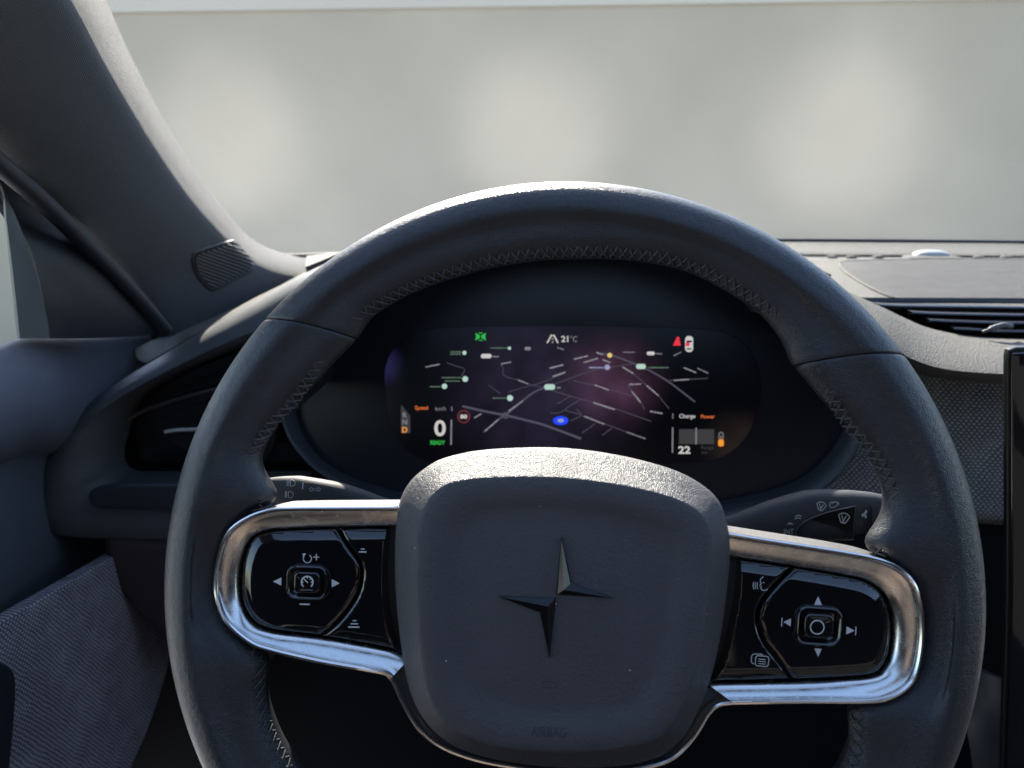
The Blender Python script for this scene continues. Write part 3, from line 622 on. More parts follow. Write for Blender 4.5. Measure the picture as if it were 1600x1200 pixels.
sg = Flat().ring(724.5, 651, 9.3, 1.7).put('speed_limit_sign', s2, emis('lit_dark_red', (.6, .12, .12), .12), scr); Flat().text('80', 724.5, 651, h=6.6, wd=11, bold=.04).put('limit_number', s3, E_WHITE, sg)
fl = Flat(); fl.line([B(1093, 835), B(1093, 880)], 1.3); fl.line([B(1092, 958), B(1090, 1185)], 2.1); fl.put('divider', s2, E_GREY, scr)
Flat().text('Charge', *B(1222, 863), wd=25, bold=.01).put('charge_caption', s2, E_WHITE, scr); Flat().text('Power', *B(1406, 862), wd=21.5, bold=.015).put('power_caption', s2, E_ORED, scr)
fl = Flat(); (a, b), (c, d) = B(1148, 975), B(1462, 1108); fl.poly([(a, b), (c, b), (c, d), (a, d)]); gb = fl.put('power_gauge', s1, E_DIM, scr); Flat().line([B(1302, 962), B(1300, 1110)], 2).put('gauge_needle', s2, E_GREY, gb)
Flat().text('22', *B(1196, 1160), h=12, wd=19, bold=.03).put('range_number', s2, E_WHITE, scr); Flat().text('Range', *B(1400, 1142), wd=19).put('range_caption', s2, E_DIM, scr); Flat().text('km', *B(1375, 1180), wd=9).put('range_unit', s2, E_DIM, scr)
bt = Flat(); bt.rrect(*B(1498, 1065), *B(1548, 1128), 3); bt.put('battery_icon', s2, E_ORANGE, scr)
fl = Flat(); fl.ring(*B(1524, 1022), 3.3, 1.3); fl.line([B(1500, 1040), B(1500, 1055), B(1548, 1055), B(1548, 1040)], 1.2); fl.put('charge_icon', s2, E_GREY, scr)

# ================================================================== CENTRE DISPLAY and console
cdp = thing('centre_display', 'black upright centre touchscreen at the right edge', 'touchscreen', P(1640, 1200, .50))
yplate('display_case', [(1574, 700), (1574, 562), (1577, 549), (1586, 543), (1700, 543), (1900, 543), (1900, 1500), (1700, 1500), (1574, 1500), (1574, 900)], .515, .005, .0012, BLACK, cdp, 200)
yplate('glass_face', [(1581, 700), (1581, 568), (1584, 556), (1593, 551), (1700, 551), (1895, 551), (1895, 1490), (1700, 1490), (1581, 1490), (1581, 900)], .5125, .002, .0012, GLOSS, cdp, 200)
con = thing('centre_console', 'dark grey console flank sloping down beside the wheel', 'console', P(1560, 1290, .52))
sheet('flank', [[(1500, 1010, .60), (1520, 1040, .58), (1560, 1060, .56), (1620, 1080, .55), (1760, 1100, .54)], [(1505, 1100, .58), (1535, 1110, .565), (1580, 1120, .55), (1650, 1130, .54), (1760, 1140, .53)], [(1520, 1200, .56), (1580, 1200, .55), (1620, 1200, .54), (1690, 1210, .53), (1760, 1220, .52)], [(1530, 1320, .54), (1600, 1320, .53), (1660, 1320, .52), (1700, 1320, .52), (1760, 1320, .52)]], LIPPL, con, 20, 20)

# ================================================================== STALKS
def stalk(name, label, path, rh, rd, m, exp=2.6):
    th = thing(name, label, 'control stalk', path[len(path)//2])
    p = cr(path, 50); rh = np.interp(np.linspace(0, 1, 50), np.linspace(0, 1, len(rh)), rh); rd = np.interp(np.linspace(0, 1, 50), np.linspace(0, 1, len(rd)), rd)
    t = np.gradient(p, axis=0); t /= np.linalg.norm(t, axis=1)[:, None]; rings = []
    for q, d, a, b in zip(p, t, rh, rd):
        x = np.cross(d, WN); x /= np.linalg.norm(x); n = np.cross(x, d); ang = np.linspace(0, 2*math.pi, 32, endpoint=False)
        c, s = np.cos(ang), np.sin(ang); e = 2/exp
        rings.append(q+(np.sign(c)*abs(c)**e*a)[:, None]*x+(np.sign(s)*abs(s)**e*b)[:, None]*n)
    v, f = loft(rings); return th, mk('body', v, f, m, th)
SW = -.045
def sp_(px, py, h=SW): return W0+WN*h+WU*wl(px, py, h)[0]+WV*wl(px, py, h)[1]
ls, lb = stalk('light_stalk', 'dark light and indicator stalk, its tip behind the left rim', [sp_(700, 850, -.07), sp_(600, 812, -.055), sp_(520, 786), sp_(450, 768), sp_(415, 763), sp_(400, 762)], [.007, .0095, .0112, .0115, .0095, .004], [.006, .007, .008, .008, .007, .003], STALK)
bb = bvh(lb)
def hs(b, o=.0003):
    def fn(x, y):
        h = hit(b, x, y, o); return h if h is not None else P(x, y, .5)
    return fn
C7 = lambda x, y: (380+x/6.154, 700+y/6.154)
def beam(x, y, fog):
    fl = Flat()
    fl.line([(-2, -6), (2, -5.6), (5.5, -3), (6.4, 0), (5.5, 3), (2, 5.6), (-2, 6), (-3, 3), (-3, -3)], 1.3, True)
    for k in (-4.8, -1.6, 1.6, 4.8): fl.line([(-10, k), (-5, k)], 1.3)
    if fog: fl.line([(-7.5, -6), (-8.3, -2), (-6.7, 2), (-7.5, 6)], 1.2)
    return fl.xf(x, y, 4, .82)
beam(*C7(470, 338), 0).put('main_beam_icon', hs(bb), ICON2, lb); beam(*C7(452, 448), 1).put('fog_icon', hs(bb), ICON2, lb)
Flat().line([C7(578, 330), C7(572, 395)], 1.8).put('index_mark', hs(bb), ICON2, lb)
for s_, cx in ((-1, 660), (1, 722)):
    fl = Flat(); fl.line([(-3, -1.3), (0, -1.3), (0, -3), (3.4, 0), (0, 3), (0, 1.3), (-3, 1.3)], .8, True); fl.v = [(x*s_, y) for x, y in fl.v]; fl.xf(*C7(cx, 398), 4, 1.15); fl.put('indicator_icon', hs(bb), ICON2, lb)
fl = Flat().ring(*C7(300, 388), 2.6, 1.1, 40, 320); fl.line([C7(296, 392), C7(312, 392)], 1); fl.put('ring_icon', hs(bb), ICON2, lb)
rs, rb = stalk('wiper_stalk', 'dark wiper stalk with printed symbols behind the right spoke', [sp_(1050, 850, -.07), sp_(1130, 836, -.06), sp_(1200, 822, -.05), sp_(1280, 805), sp_(1345, 800), sp_(1372, 801), sp_(1382, 802)], [.006, .0075, .0095, .0125, .0135, .0115, .009], [.006, .007, .008, .009, .010, .009, .007], STALK)
bb2 = bvh(rb); C8 = lambda x, y: (1120+x/5, 740+y/5)
pn = [C8(*q) for q in ((618, 520), (622, 440), (650, 395), (720, 350), (850, 300), (1000, 264), (1080, 250))]+[C8(1072, 330), C8(1064, 420), C8(1072, 520)]
pn = np.array(pn); pn = np.vstack([cr(pn[:7], 30), cr(pn[6:], 20)[1:]])
hh = hs(bb2, .0007); mk('twist_collar', *loft([[np.array(hs(bb2, -.001)(*q)) for q in pn], [hh(*q) for q in pn], [hs(bb2, .0013)(*q) for q in inset(pn, 1.5)]]), DARKPL, rb)
cb = np.array([C8(*q) for q in ((1180, 265), (1198, 262), (1205, 340), (1210, 420), (1206, 490), (1192, 492), (1186, 420), (1178, 340))])
mk('collar_index', *loft([[hs(bb2, .0002)(*q) for q in cr(cb, 40, True)], [hs(bb2, .0012)(*q) for q in inset(cr(cb, 40, True), .4)]]), LIPPL, rb)
v, f = tube([sp_(1380, 804), sp_(1386, 804), sp_(1390, 804)], [.0078, .0078, .0062], 20); mk('end_button', v, f, DARKPL, rs)
hp = hs(bb2, .0018)
Flat().text('INT', *C8(562, 446), wd=15, h=8).put('int_print', hp, ICON2, rb)
Flat().poly([C8(545, 392), C8(575, 376), C8(600, 392)]).put('wiper_mark', hp, ICON2, rb)
fl = Flat(); fl.line([C8(610, 335), C8(635, 324), C8(660, 330)], 1.6); fl.line([C8(606, 352), C8(632, 342), C8(656, 348)], 1.6); fl.put('wiper_mark', hp, ICON2, rb)
def wiper(x, y, k, ang):
    fl = Flat(); fl.line([(-5, -2.5), (-2.5, -4.2), (0, -4.7), (2.5, -4.2), (5, -2.5), (2, 3.6), (-2, 3.6)], 1, True); fl.line([(-2.4, -3), (1, 4)], .9); fl.line([(2, -3), (-1, 4)], .9); return fl.xf(x, y, ang, k)
wiper(*C8(808, 262), 1.45, 12).put('wiper_icon', hp, ICON2, rb); wiper(*C8(980, 348), 1.75, 10).put('wiper_icon', hp, ICON2, rb)
fl = Flat(); fl.line([(-7, -1), (-6, 3.5), (2, 3), (2.8, 1), (5.5, 1.5), (5.5, -1), (3.5, -.5), (2, -2.6), (-2, -2.2), (-3.4, -3.6)], 1.1, True); fl.xf(*C8(912, 243), -14, 1.15); fl.put('rear_wash_icon', hp, ICON2, rb)
fl = Flat()
for x, y in ((1125, 322), (1148, 332), (1152, 296), (1142, 312)): fl.disc(*C8(x, y), 2.0, 2.6)
fl.put('drops_icon', hp, ICON2, rb)

# ================================================================== STEERING WHEEL
M4 = Matrix(((WU[0], WV[0], WN[0], W0[0]), (WU[1], WV[1], WN[1], W0[1]), (WU[2], WV[2], WN[2], W0[2]), (0, 0, 0, 1)))
sw = thing('steering_wheel', 'black leather steering wheel with chrome framed gloss button spokes', 'steering wheel', None, mat4=M4)
def wmk(name, v, f, m, parent=None, **k): return mk(name, v, f, m, parent or sw, local=True, **k)
INN = [(905, 404), (800, 412), (700, 437), (620, 470), (546, 520), (504, 583), (469, 632), (430, 672), (407, 707), (397, 737), (409, 758), (432, 778), (440, 784), (425, 795), (396, 806), (366, 836), (352, 872), (347, 910), (351, 943), (364, 972), (394, 1001), (418, 1022), (420, 1034), (415, 1065), (417, 1095), (434, 1144), (462, 1193), (540, 1290), (640, 1360), (760, 1400), (880, 1412), (1000, 1400), (1110, 1350), (1230, 1280), (1310, 1200), (1330, 1150), (1324, 1104), (1330, 1092), (1352, 1088), (1384, 1081), (1409, 1066), (1423, 1045), (1431, 1003), (1430, 960), (1419, 921), (1399, 895), (1364, 872), (1346, 862), (1350, 852), (1376, 832), (1389, 802), (1385, 770), (1364, 726), (1316, 672), (1285, 623), (1257, 562), (1215, 508), (1150, 462), (1080, 425), (1000, 408)]
ip = wls(INN, .003); ia = np.arctan2(ip[:, 1], ip[:, 0]); ir = np.hypot(ip[:, 0], ip[:, 1]); o_ = np.argsort(ia); ia, ir = ia[o_], ir[o_]
TA = np.linspace(-math.pi, math.pi, 721); RI = np.interp(TA, np.r_[ia[-1]-2*math.pi, ia, ia[0]+2*math.pi], np.r_[ir[-1], ir, ir[0]])
ker = np.exp(-.5*(np.arange(-9, 10)/2.6)**2); ker /= ker.sum(); RI = np.convolve(np.r_[RI[-10:-1], RI, RI[1:10]], ker, 'valid')
def r_in(a): return np.interp((a+math.pi) % (2*math.pi)-math.pi, TA, RI)
def profile(a, n=44):
    ri = r_in(a); ro = RO; wd = ro-ri; thin = min(1, max(.0, (wd-.040)/.02))
    pts = [(ro, -.001), (ro-.0022, .0075), (ro-.0075, .0135), (ro-.0150, .0163), (ro-.0168, .0163), (ro-.0185, .0155), (ro-.6*wd, .0128-.001*thin), (ri+.007, .0105), (ri+.0022, .0072), (ri, .003), (ri+.0012, -.003), (ri+.006, -.011), (ri+.016, -.0165), (ro-.012, -.0165), (ro-.003, -.009)]
    return cr(pts, n, True)
def ang(px, py): q = wl(px, py, .008); return math.atan2(q[1], q[0])
aL0, aL1 = ang(410, 502), ang(545, 520); aR0, aR1 = ang(1411, 562), ang(1262, 556)
def rim_part(name, a0, a1, warp0, warp1, n):
    """warp: change of angle from the outer to the inner edge at each end (the seams run straight across)"""
    rings = []
    ends = [0, .0035, .009]
    us = np.r_[np.array([0, .0006, .002, .005])/ (a1-a0), np.linspace(.009/(a1-a0), 1-.009/(a1-a0), n), 1-np.array([.005, .002, .0006, 0])/(a1-a0)]
    for u in us:
        a = a0+(a1-a0)*u; p = profile(a); c = p.mean(0)
        e = min(u, 1-u)*(a1-a0); sh = 1-.035*max(0, 1-e/.009)**2
        p = c+(p-c)*sh
        t = np.clip((RO-p[:, 0])/(RO-r_in(a)), 0, 1)
        aa = a+t*(warp0*(1-u)**6+warp1*u**6)
        rings.append(np.stack([p[:, 0]*np.cos(aa), p[:, 0]*np.sin(aa), p[:, 1]], 1))
    v, f = loft(rings); return wmk(name, v, f, LEATHER, angle=70)
wr_ = aR1-aR0; wl_ = aL1-aL0
rim_part('rim_top', aR0+.0012, aL0-.0012, wr_, wl_, 130)
bl_, br_ = math.radians(232), math.radians(-52)
rim_part('rim_grip', aL0+.0012, bl_, wl_, 0, 110)
rim_part('rim_grip', br_, aR0-.0012, 0, wr_, 110)
rim_part('rim_bottom', bl_+.002, br_+2*math.pi-.002, 0, 0, 60)
# stitching along the inner edge: cross stitches, one each side, with a raised cord
sv, sf = [], []
a = -math.pi; da = 0
def rp(a, rr, h): return np.array([rr*math.cos(a), rr*math.sin(a), h])
a = math.radians(-50)
while a < math.radians(230):
    skip = math.radians(168) < a < math.radians(193) or math.radians(-21) < a < math.radians(6)
    if not skip:
        ri = r_in(a); st = .0042/ri; j = random.uniform(-.0004, .0004)
        r0, r1 = ri+.0004, ri+.0050
        for (a0, ra, ha), (a1, rb_, hb) in (((a, ri+.0001, .0044), (a+st*.95, ri+.0036+j, .0090)), ((a+st*.1, ri+.0040+j, .0092), (a+st*.8, ri+.0002, .0040))):
            p0 = rp(a0, r_in(a0)-ri+ra, ha); p1 = rp(a1, r_in(a1)-ri+rb_, hb); mid = (p0+p1)/2+np.array([-math.cos(a)*.0006, -math.sin(a)*.0006, .0007])
            v, f = tube([p0, mid, p1], [.00034, .00046, .00034], 5); n0 = sum(map(len, sv)); sv.append(v); sf += [tuple(n0+i for i in q) for q in f]
    a += .0044/r_in(a)
tag(wmk('rim_stitching', np.vstack(sv), sf, THREAD), 'grey cross stitching along the inner edge of the rim', kind='stuff')

# spokes: outlines measured off the wheel
LOUT = [(622, 793), (607, 794), (530, 794.5), (460, 795), (425, 797), (390, 808), (358.5, 831), (343, 868), (337, 910), (341, 941.5), (355, 973), (390, 1003), (425, 1016), (495, 1032.5), (565, 1045), (600, 1052), (611, 1060)]
LINN = [(622, 822), (607, 822.5), (530, 824), (460, 826), (414.5, 830), (390, 843.5), (376.7, 875), (372.5, 910), (376.7, 945), (393.5, 973), (425, 987), (495, 996), (565, 1008), (610, 1017), (640, 1028)]
ROUT = [(1138, 835), (1155.5, 838), (1215, 847.5), (1320, 864), (1372.5, 875), (1407.5, 890.5), (1428.5, 915), (1439, 957), (1440, 1002.5), (1432, 1048), (1418, 1072.5), (1390, 1090), (1355, 1096), (1250, 1096), (1145, 1097.7)]
RINN = [(1138, 869), (1154, 872), (1239.5, 885), (1320, 899), (1355, 908), (1379.5, 925.5), (1392, 950), (1397, 981.5), (1393.5, 1020), (1383, 1044.5), (1365.5, 1057), (1320, 1062), (1239.5, 1065.5), (1105, 1068)]
LOW = [(620, 1076), (634, 1106), (656, 1140), (688, 1166), (740, 1186), (800, 1198), (870, 1206), (950, 1206), (1012, 1198), (1052, 1184), (1084, 1152), (1108, 1114), (1124, 1101)]
HB_ = .0125
def bezel(name, out, inn, label):
    o2 = cr(out, 140); i2 = cr(inn, 140)
    O = wls(o2, HB_); I = wls(i2, .0075)
    d = O-I; d[:, 2] = 0; d /= np.linalg.norm(d, axis=1)[:, None]
    def ring(t, h, ox=0): q = O+(I-O)*t+d*ox; q[:, 2] = h; return q
    rs_ = [ring(.3, -.012), ring(0, -.012, .0020), ring(0, -.004, .0016), ring(0, .006, .0008), ring(0, .0105, .0003), ring(.01, .0120), ring(.05, .0127), ring(.10, .0126), ring(.13, .0115), ring(.17, .0112), ring(.35, .0108), ring(.6, .0100), ring(.85, .0088), ring(.95, .0078), ring(1, .0066), ring(1, .0)]
    v, f = loft(rs_[:5], closed=False); sh_ = wmk('spoke_shoulder', v, f, PADM, angle=60)
    v, f = loft(rs_[4:], closed=False); b_ = tag(wmk(name, v, f, CHROME, angle=35), label); return b_
bzl = bezel('spoke_bezel', LOUT, LINN, 'satin metal frame of the left spoke'); bzr = bezel('spoke_bezel', ROUT, RINN, 'satin metal frame of the right spoke')
path = np.vstack([cr(LOUT, 140), cr([LOUT[-1]]+LOW+[ROUT[-1]], 120)[1:-1], cr(ROUT, 140)[::-1]])
hz = np.interp(np.arange(len(path)), [0, 128, 165, 230, 268, len(path)-1], [HB_+.0003, HB_+.0003, .006, .006, HB_+.0003, HB_+.0003])
v, f = tube(np.array([wl(x, y, h) for (x, y), h in zip(path, hz)]), .0010, 8); wmk('chrome_trim_line', v, f, EDGE)
bp2 = np.vstack([cr(LOUT, 120), cr([LOUT[-1]]+LOW+[ROUT[-1]], 90)[1:-1], cr(ROUT, 120)[::-1]])
bq = wls(bp2, .0)[:, :2]; v, f = plate2(inset(bq, .0012), -.016, -.001, .002); wmk('spoke_backing', v, f, BASE)
lowp = np.vstack([cr([(565, 1010), (600, 1018), (630, 1030), (650, 1060)], 20), [(800, 1150), (1000, 1150)], cr([(1100, 1075), (1130, 1072), (1145, 1070)], 12), [(1145, 1097)], cr([ROUT[-1]]+LOW[::-1]+[LOUT[-1]], 90), [(565, 1045)]])
lq = wls(lowp, .004)[:, :2]; v, f = plate2(lq, -.008, .0045, .0006, 2); wmk('lower_trim', v, f, DARKMET)
# keys
CHL = [(526.5, 826), (544, 854), (561.5, 878.5), (564.5, 898), (560, 924), (544, 952), (523, 976.5), (500, 995)]
CHR = [(1241, 886), (1215, 911.5), (1194, 936), (1185, 957), (1185, 978), (1194, 1002.5), (1215, 1030.5), (1239.5, 1065)]
def keyplate(name, pts2, parent=None, h1=.0088, gap=.0007, label=None):
    q = wls(pts2, h1)[:, :2]
    q = np.array([p for p, r in zip(q, np.roll(q, 1, 0)) if np.hypot(*(p-r)) > 2e-4])
    q = np.vstack([np.linspace(p, r, max(1, int(np.hypot(*(r-p))/.0006)), endpoint=False) for p, r in zip(q, np.roll(q, -1, 0))]); q = inset(q, gap)
    edge = wls(li if q[:, 0].mean() < 0 else ri_, h1)[:, :2]; chv = wls(cr(CHL if q[:, 0].mean() < 0 else CHR, 80), h1)[:, :2]
    lo, hi = q.min(0), q.max(0); gx, gy = np.meshgrid(np.arange(lo[0], hi[0], .0011), np.arange(lo[1], hi[1], .0011))
    gp = np.stack([gx.ravel(), gy.ravel()], 1); ins = np.zeros(len(gp), bool); n = len(q)
    for i in range(n):
        a_, b_ = q[i], q[(i+1) % n]; c_ = (a_[1] > gp[:, 1]) != (b_[1] > gp[:, 1])
        with np.errstate(divide='ignore', invalid='ignore'): ins ^= c_ & (gp[:, 0] < (b_[0]-a_[0])*(gp[:, 1]-a_[1])/(b_[1]-a_[1])+a_[0])
    dmin = np.min(np.hypot(gp[:, None, 0]-q[None, :, 0], gp[:, None, 1]-q[None, :, 1]), 1); gp = gp[ins & (dmin > .0007)]
    q2 = inset(q, .0005)
    from mathutils.geometry import delaunay_2d_cdt
    allp = np.vstack([q, q2, gp]); V_, _, F_, *_r = delaunay_2d_cdt([Vector(p) for p in allp], [(i, (i+1) % n) for i in range(n)], [], 1, 1e-7)
    V_ = np.array([tuple(p) for p in V_])
    dist = lambda c: np.min(np.hypot(V_[:, None, 0]-c[None, :, 0], V_[:, None, 1]-c[None, :, 1]), 1)
    de, dc, dq = dist(edge), dist(chv), dist(q)
    sm = lambda x: np.clip(x, 0, 1)**2*(3-2*np.clip(x, 0, 1))
    h = h1-.0017*np.clip((.0058-de)/.005, 0, 1)**1.15-.0007*(1-sm(dc/.0022))-.0004*(1-np.clip(dq/.0005, 0, 1))
    top = np.c_[V_, h]; nb = len(V_)
    bot = np.c_[q, np.full(n, -.003)]; v = np.vstack([top, bot]); f = [tuple(t) for t in F_]
    order = [int(np.argmin(np.hypot(*(V_-p).T))) for p in q]
    f += [(order[i], order[(i+1) % n], nb+(i+1) % n, nb+i) for i in range(n)]
    o = wmk(name, v, f, GLOSS, parent, angle=50); return tag(o, label)
li = cr(LINN, 260); ri_ = cr(RINN, 260)
def between(curve, p, q):
    i = np.argmin(np.hypot(*(curve-np.array(p)).T)); j = np.argmin(np.hypot(*(curve-np.array(q)).T)); return curve[min(i, j):max(i, j)+1]
kLA = keyplate('button_plate', np.vstack([between(li, CHL[0], CHL[-1]), cr(CHL, 60)[::-1][1:-1]]), label='large gloss black cruise key plate of the left spoke')
kLB = keyplate('button_plate', np.vstack([cr(CHL, 60), between(li, CHL[-1], (622, 1020))[1:], cr([(619, 1019), (606, 966), (601, 896), (604, 850), (606, 824)], 30), between(li, (606, 822.5), CHL[0])[::-1][0:0], [(570, 823.3)]]), label='narrow gloss black distance key of the left spoke')
kRA = keyplate('button_plate', np.vstack([between(ri_, CHR[0], CHR[-1]), cr(CHR, 60)[::-1][1:-1]]), label='large gloss black media key plate of the right spoke')
kRB = keyplate('button_plate', np.vstack([cr(CHR, 60), [(1175, 1067)], cr([(1113, 1068), (1130, 1030), (1147, 960), (1153, 915), (1156, 873)], 30), [(1200, 879)]]), label='narrow gloss black voice key of the right spoke')
def rr2(cx, cy, hx, hy, r, ang, n=7):
    pts = []
    for sx, sy, a0 in ((1, 1, 0), (-1, 1, 90), (-1, -1, 180), (1, -1, 270)):
        for k in range(n+1):
            t = R(a0+90*k/n); pts.append((sx*(hx-r)+r*math.cos(t), sy*(hy-r)+r*math.sin(t)))
    c, s = math.cos(R(ang)), math.sin(R(ang)); return np.array([(cx+x*c-y*s, cy+x*s+y*c) for x, y in pts])
def joy(parent, cx, cy, hx, hy, ang):
    o = wls(rr2(cx, cy, hx, hy, hx*.5, ang), .010)[:, :2]
    rs_ = []
    for d, h in ((0, .0075), (0, .0096), (.0004, .0108), (.0011, .0113), (.0018, .0108), (.0026, .0094), (.0032, .0090)):
        q = inset(o, d); rs_.append(np.c_[q, np.full(len(q), h)])
    v, f = loft(rs_); j = wmk('joystick_collar', v, f, GLOSS, parent, angle=50)
    q = wls(rr2(cx, cy, hx*.63, hy*.60, hx*.28, ang), .011)[:, :2]; v, f = plate2(q, .0088, .0118, .0010, 4, dome=-.0005); return j, v, f
IC = lambda h: (lambda x, y: wl(x, y, h))
jl, v, f = joy(kLA, 480, 910, 33, 28, 2); bl2 = wmk('joystick_button', v, f, GLOSS, kLA, angle=50)
jr, v, f = joy(kRA, 1279, 978, 37, 32, 4); br2 = wmk('joystick_button', v, f, GLOSS, kRA, angle=50)
H1 = .0095
def icon(name, fl, parent, h=H1, m=ICON): return fl.put(name, IC(h), m, parent, local=True)
C1 = lambda x, y: (320+x/2.857, 700+y/2.857); C2 = lambda x, y: (1040+x/2.857, 740+y/2.857)
fl = Flat().ring(*C1(458, 494), 6.3, 1.3, -60, 215); x, y = C1(443, 480); fl.poly([(x-1.5, y+2.5), (x+3.5, y-3.2), (x-2.2, y-3.2)]); fl.line([C1(484, 487), C1(511, 487)], 1.5); fl.line([C1(497.5, 473), C1(497.5, 501)], 1.5); icon('resume_icon', fl, kLA)
icon('minus_icon', Flat().line([C1(423, 697), C1(468, 698)], 2.4), kLA)
icon('arrow_icon', Flat().poly([C1(305, 596), C1(342, 578), C1(341, 614)]), kLA); icon('arrow_icon', Flat().poly([C1(602, 604), C1(566, 585), C1(567, 622)]), kLA)
fl = Flat(); cx, cy = C1(457, 599); fl.ring(cx, cy, 9, 2.2, 130, 410); fl.line([(cx+1, cy+1), (cx-5, cy-5)], 1.7)
for t in (180, 225, 270, 315, 0): fl.line([(cx+5.4*math.cos(R(t)), cy+5.4*math.sin(R(t))), (cx+8*math.cos(R(t)), cy+8*math.sin(R(t)))], 1.3)
icon('gauge_icon', fl, bl2, .0120)
icon('distance_icon', Flat().line([C1(697, 451), C1(714, 451)], 1.6).line([C1(688, 464), C1(722, 464)], 2), kLB)
icon('distance_icon', Flat().line([C1(660, 771), C1(677, 771)], 1.4).line([C1(651, 785), C1(684, 785)], 1.6).line([C1(640, 799), C1(690, 800)], 1.9), kLB)
icon('arrow_icon', Flat().poly([C2(681, 548), C2(698, 587), C2(663, 586)]), kRA); icon('arrow_icon', Flat().poly([C2(681, 818), C2(697, 782), C2(664, 780)]), kRA)
icon('previous_icon', Flat().poly([C2(526, 662), C2(560, 647), C2(558, 682)]).line([C2(520, 643), C2(518, 682)], 1.5), kRA)
icon('next_icon', Flat().poly([C2(844, 701), C2(808, 682), C2(806, 718)]).line([C2(850, 683), C2(848, 721)], 1.5), kRA)
icon('ring_icon', Flat().ring(*C2(677, 686), 10.6, 1.8), br2, .0120)
fl = Flat(); fl.line([C2(*q) for q in ((437, 460), (424, 470), (422, 482), (427, 490), (420, 502), (428, 504), (424, 512), (434, 521), (448, 521), (456, 515))], 1.3)
for k, r_ in enumerate((0, 9, 18)): fl.line([C2(412-r_, 486-r_*.1), C2(408-r_, 500), C2(412-r_, 515+r_*.1)], 1.1)
fl.disc(*C2(438, 487), 1); icon('voice_icon', fl, kRB)
fl = Flat()
def rline(fl, x0, y0, x1, y1, r, wd, ang=5):
    g_ = Flat(); p = g_.rrect(x0, y0, x1, y1, r); cx, cy = (x0+x1)/2, (y0+y1)/2; c, s = math.cos(R(ang)), math.sin(R(ang))
    fl.line([(cx+(x-cx)*c-(y-cy)*s, cy+(x-cx)*s+(y-cy)*c) for x, y in p], wd, True)
rline(fl, 1180.5, 1025, 1201, 1041, 4, 1.3)
for k in range(3): fl.line([(1185, 1029.5+k*3.6), (1196.5, 1030.5+k*3.6)], 1.1)
fl.line([(1178, 1037.5), (1175, 1036), (1173.8, 1033), (1174.6, 1025), (1177, 1022), (1189, 1022), (1192, 1023.5)], 1.3); icon('cards_icon', fl, kRB)

# airbag cover
SIL = [(617, 862), (619, 820), (624, 786), (634, 762), (649, 743.5), (668, 729), (690, 717), (743, 704.5), (815, 699.5), (879, 700), (942, 707), (1006, 720), (1060, 737), (1098, 758), (1122, 781), (1134, 810), (1140, 845), (1139, 890), (1128, 980), (1110, 1060), (1078, 1136), (1058, 1160), (1034, 1177), (992, 1192), (920, 1198), (840, 1195), (760, 1182), (700, 1158), (662, 1122), (640, 1076), (626, 1004), (618, 920)]
FAC = [(650, 870), (652, 830), (660, 801), (672, 777), (690, 760), (712, 751), (760, 745), (857, 744), (942, 752), (1015, 766), (1064, 782), (1094, 801), (1108, 824), (1112, 850), (1110, 890), (1104, 960), (1088, 1050), (1054, 1126), (1036, 1148), (1010, 1162), (940, 1174), (848, 1176), (760, 1164), (705, 1138), (672, 1092), (655, 1010), (650, 930)]
pcn = wl(876, 945, .02)[:2]; NP_ = 180
s0 = polar(cr(wls(SIL, .010), 400, True), pcn, NP_); s1_ = polar(cr(wls(FAC, .0290), 400, True), pcn, NP_)
def ring(c, h): return np.c_[c, np.full(len(c), h)]
def sc(c, k): return pcn+(c-pcn)*k
rings = [ring(sc(s0, .96), -.010), ring(sc(s0, .99), -.004), ring(s0, .004), ring(s0, .010)]
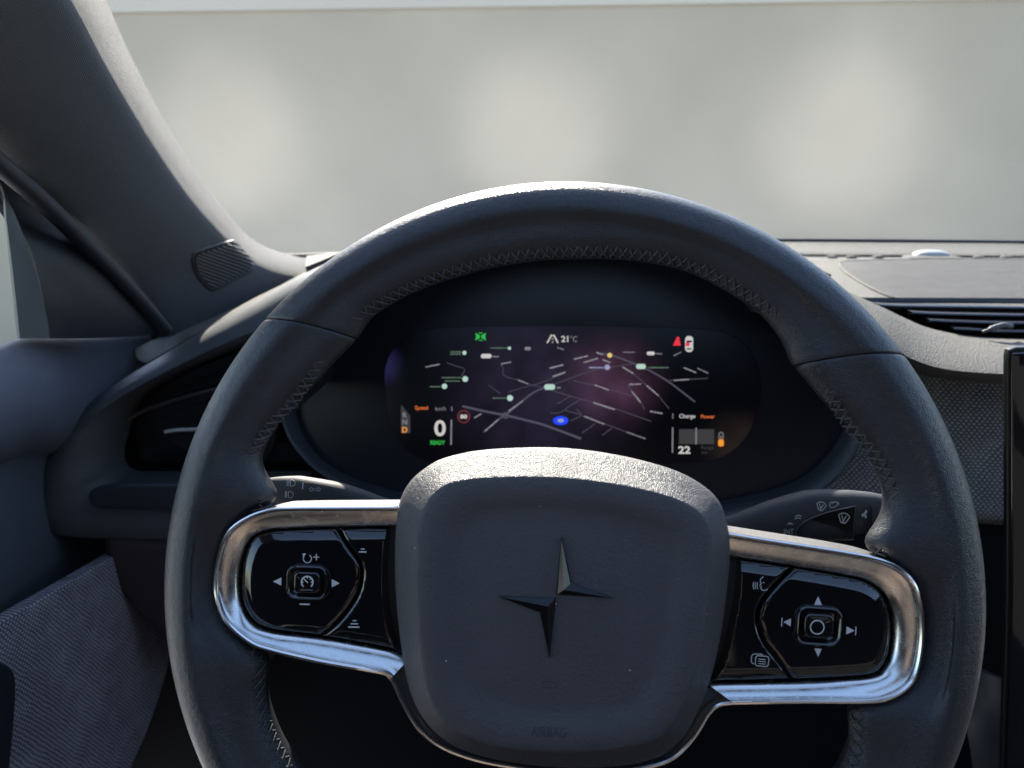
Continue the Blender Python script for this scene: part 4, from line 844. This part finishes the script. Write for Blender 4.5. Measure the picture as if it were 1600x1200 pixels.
for t, h in ((.06, .0128), (.14, .0147), (.3, .0174), (.5, .0206), (.7, .0238), (.88, .0268), (.96, .0281), (1, .0287)): rings.append(ring(s0+(s1_-s0)*t, h))
for k, h in ((.992, .0291), (.97, .0294), (.93, .0296), (.90, .0296), (.86, .0294), (.82, .0289), (.78, .0281), (.74, .0275), (.70, .0273), (.6, .0274), (.45, .0276), (.3, .0277), (.15, .0278), (.04, .0278)): rings.append(ring(sc(s1_, k), h))
v, f = loft(rings); pad = wmk('airbag_cover', v, f, PADM, angle=80)
# emblem: two faceted chevrons
C3 = lambda x, y: (560+x/2.5, 780+y/2.5)
def chev(t1, c, t2, i, h0=.0277):
    t1, c, t2, i = [np.array(wl(*C3(*q), h0+.001)[:2]) for q in (t1, c, t2, i)]
    k = c+(i-c)*.5; g_ = .0006
    cen = (t1+c+t2+i)/4
    pts = [t1, c, t2, i]; out = []
    for p, dv in zip(pts, ((t1-k), (c-i), (t2-k), (i-c))): out.append(p+dv/np.linalg.norm(dv)*g_*(1.2 if p is not i else 1))
    v = [(*p, h0-.001) for p in out]+[(*p, h0+.0007) for p in out]+[(*p, h0+.0009) for p in pts]+[(*(t1+(k-t1)*.05), h0+.0015), (*k, h0+.0032), (*(t2+(k-t2)*.05), h0+.0015)]
    f = [(a+j, a+(j+1) % 4, a+4+(j+1) % 4, a+4+j) for a in (0, 4) for j in range(4)]
    f += [(8, 9, 13, 12), (9, 10, 14, 13), (10, 11, 13, 14), (11, 8, 12, 13)]
    return wmk('emblem_chevron', v, f, EMBL, pad, smooth=False)
tag(chev((793, 152), (778, 370), (993, 386), (828, 330)), 'upper gloss black chevron of the star emblem')
tag(chev((552, 381), (767, 390), (747, 619), (713, 440)), 'lower gloss black chevron of the star emblem')
pbv = bvh(pad); ph = hs(pbv, .00012)
Flat().text('AIRBAG', 857, 1144, wd=55, h=16, ang=1.5).put('airbag_lettering', ph, DEBOSS_SHADE, pad)
fl = Flat(); fl.ring(859, 1070, 13, 1.2, 180, 360, ry=5); fl.ring(859, 1070, 13, 1.0, 20, 160, ry=5); fl.put('horn_mark', ph, DEBOSS_SHADE, pad)
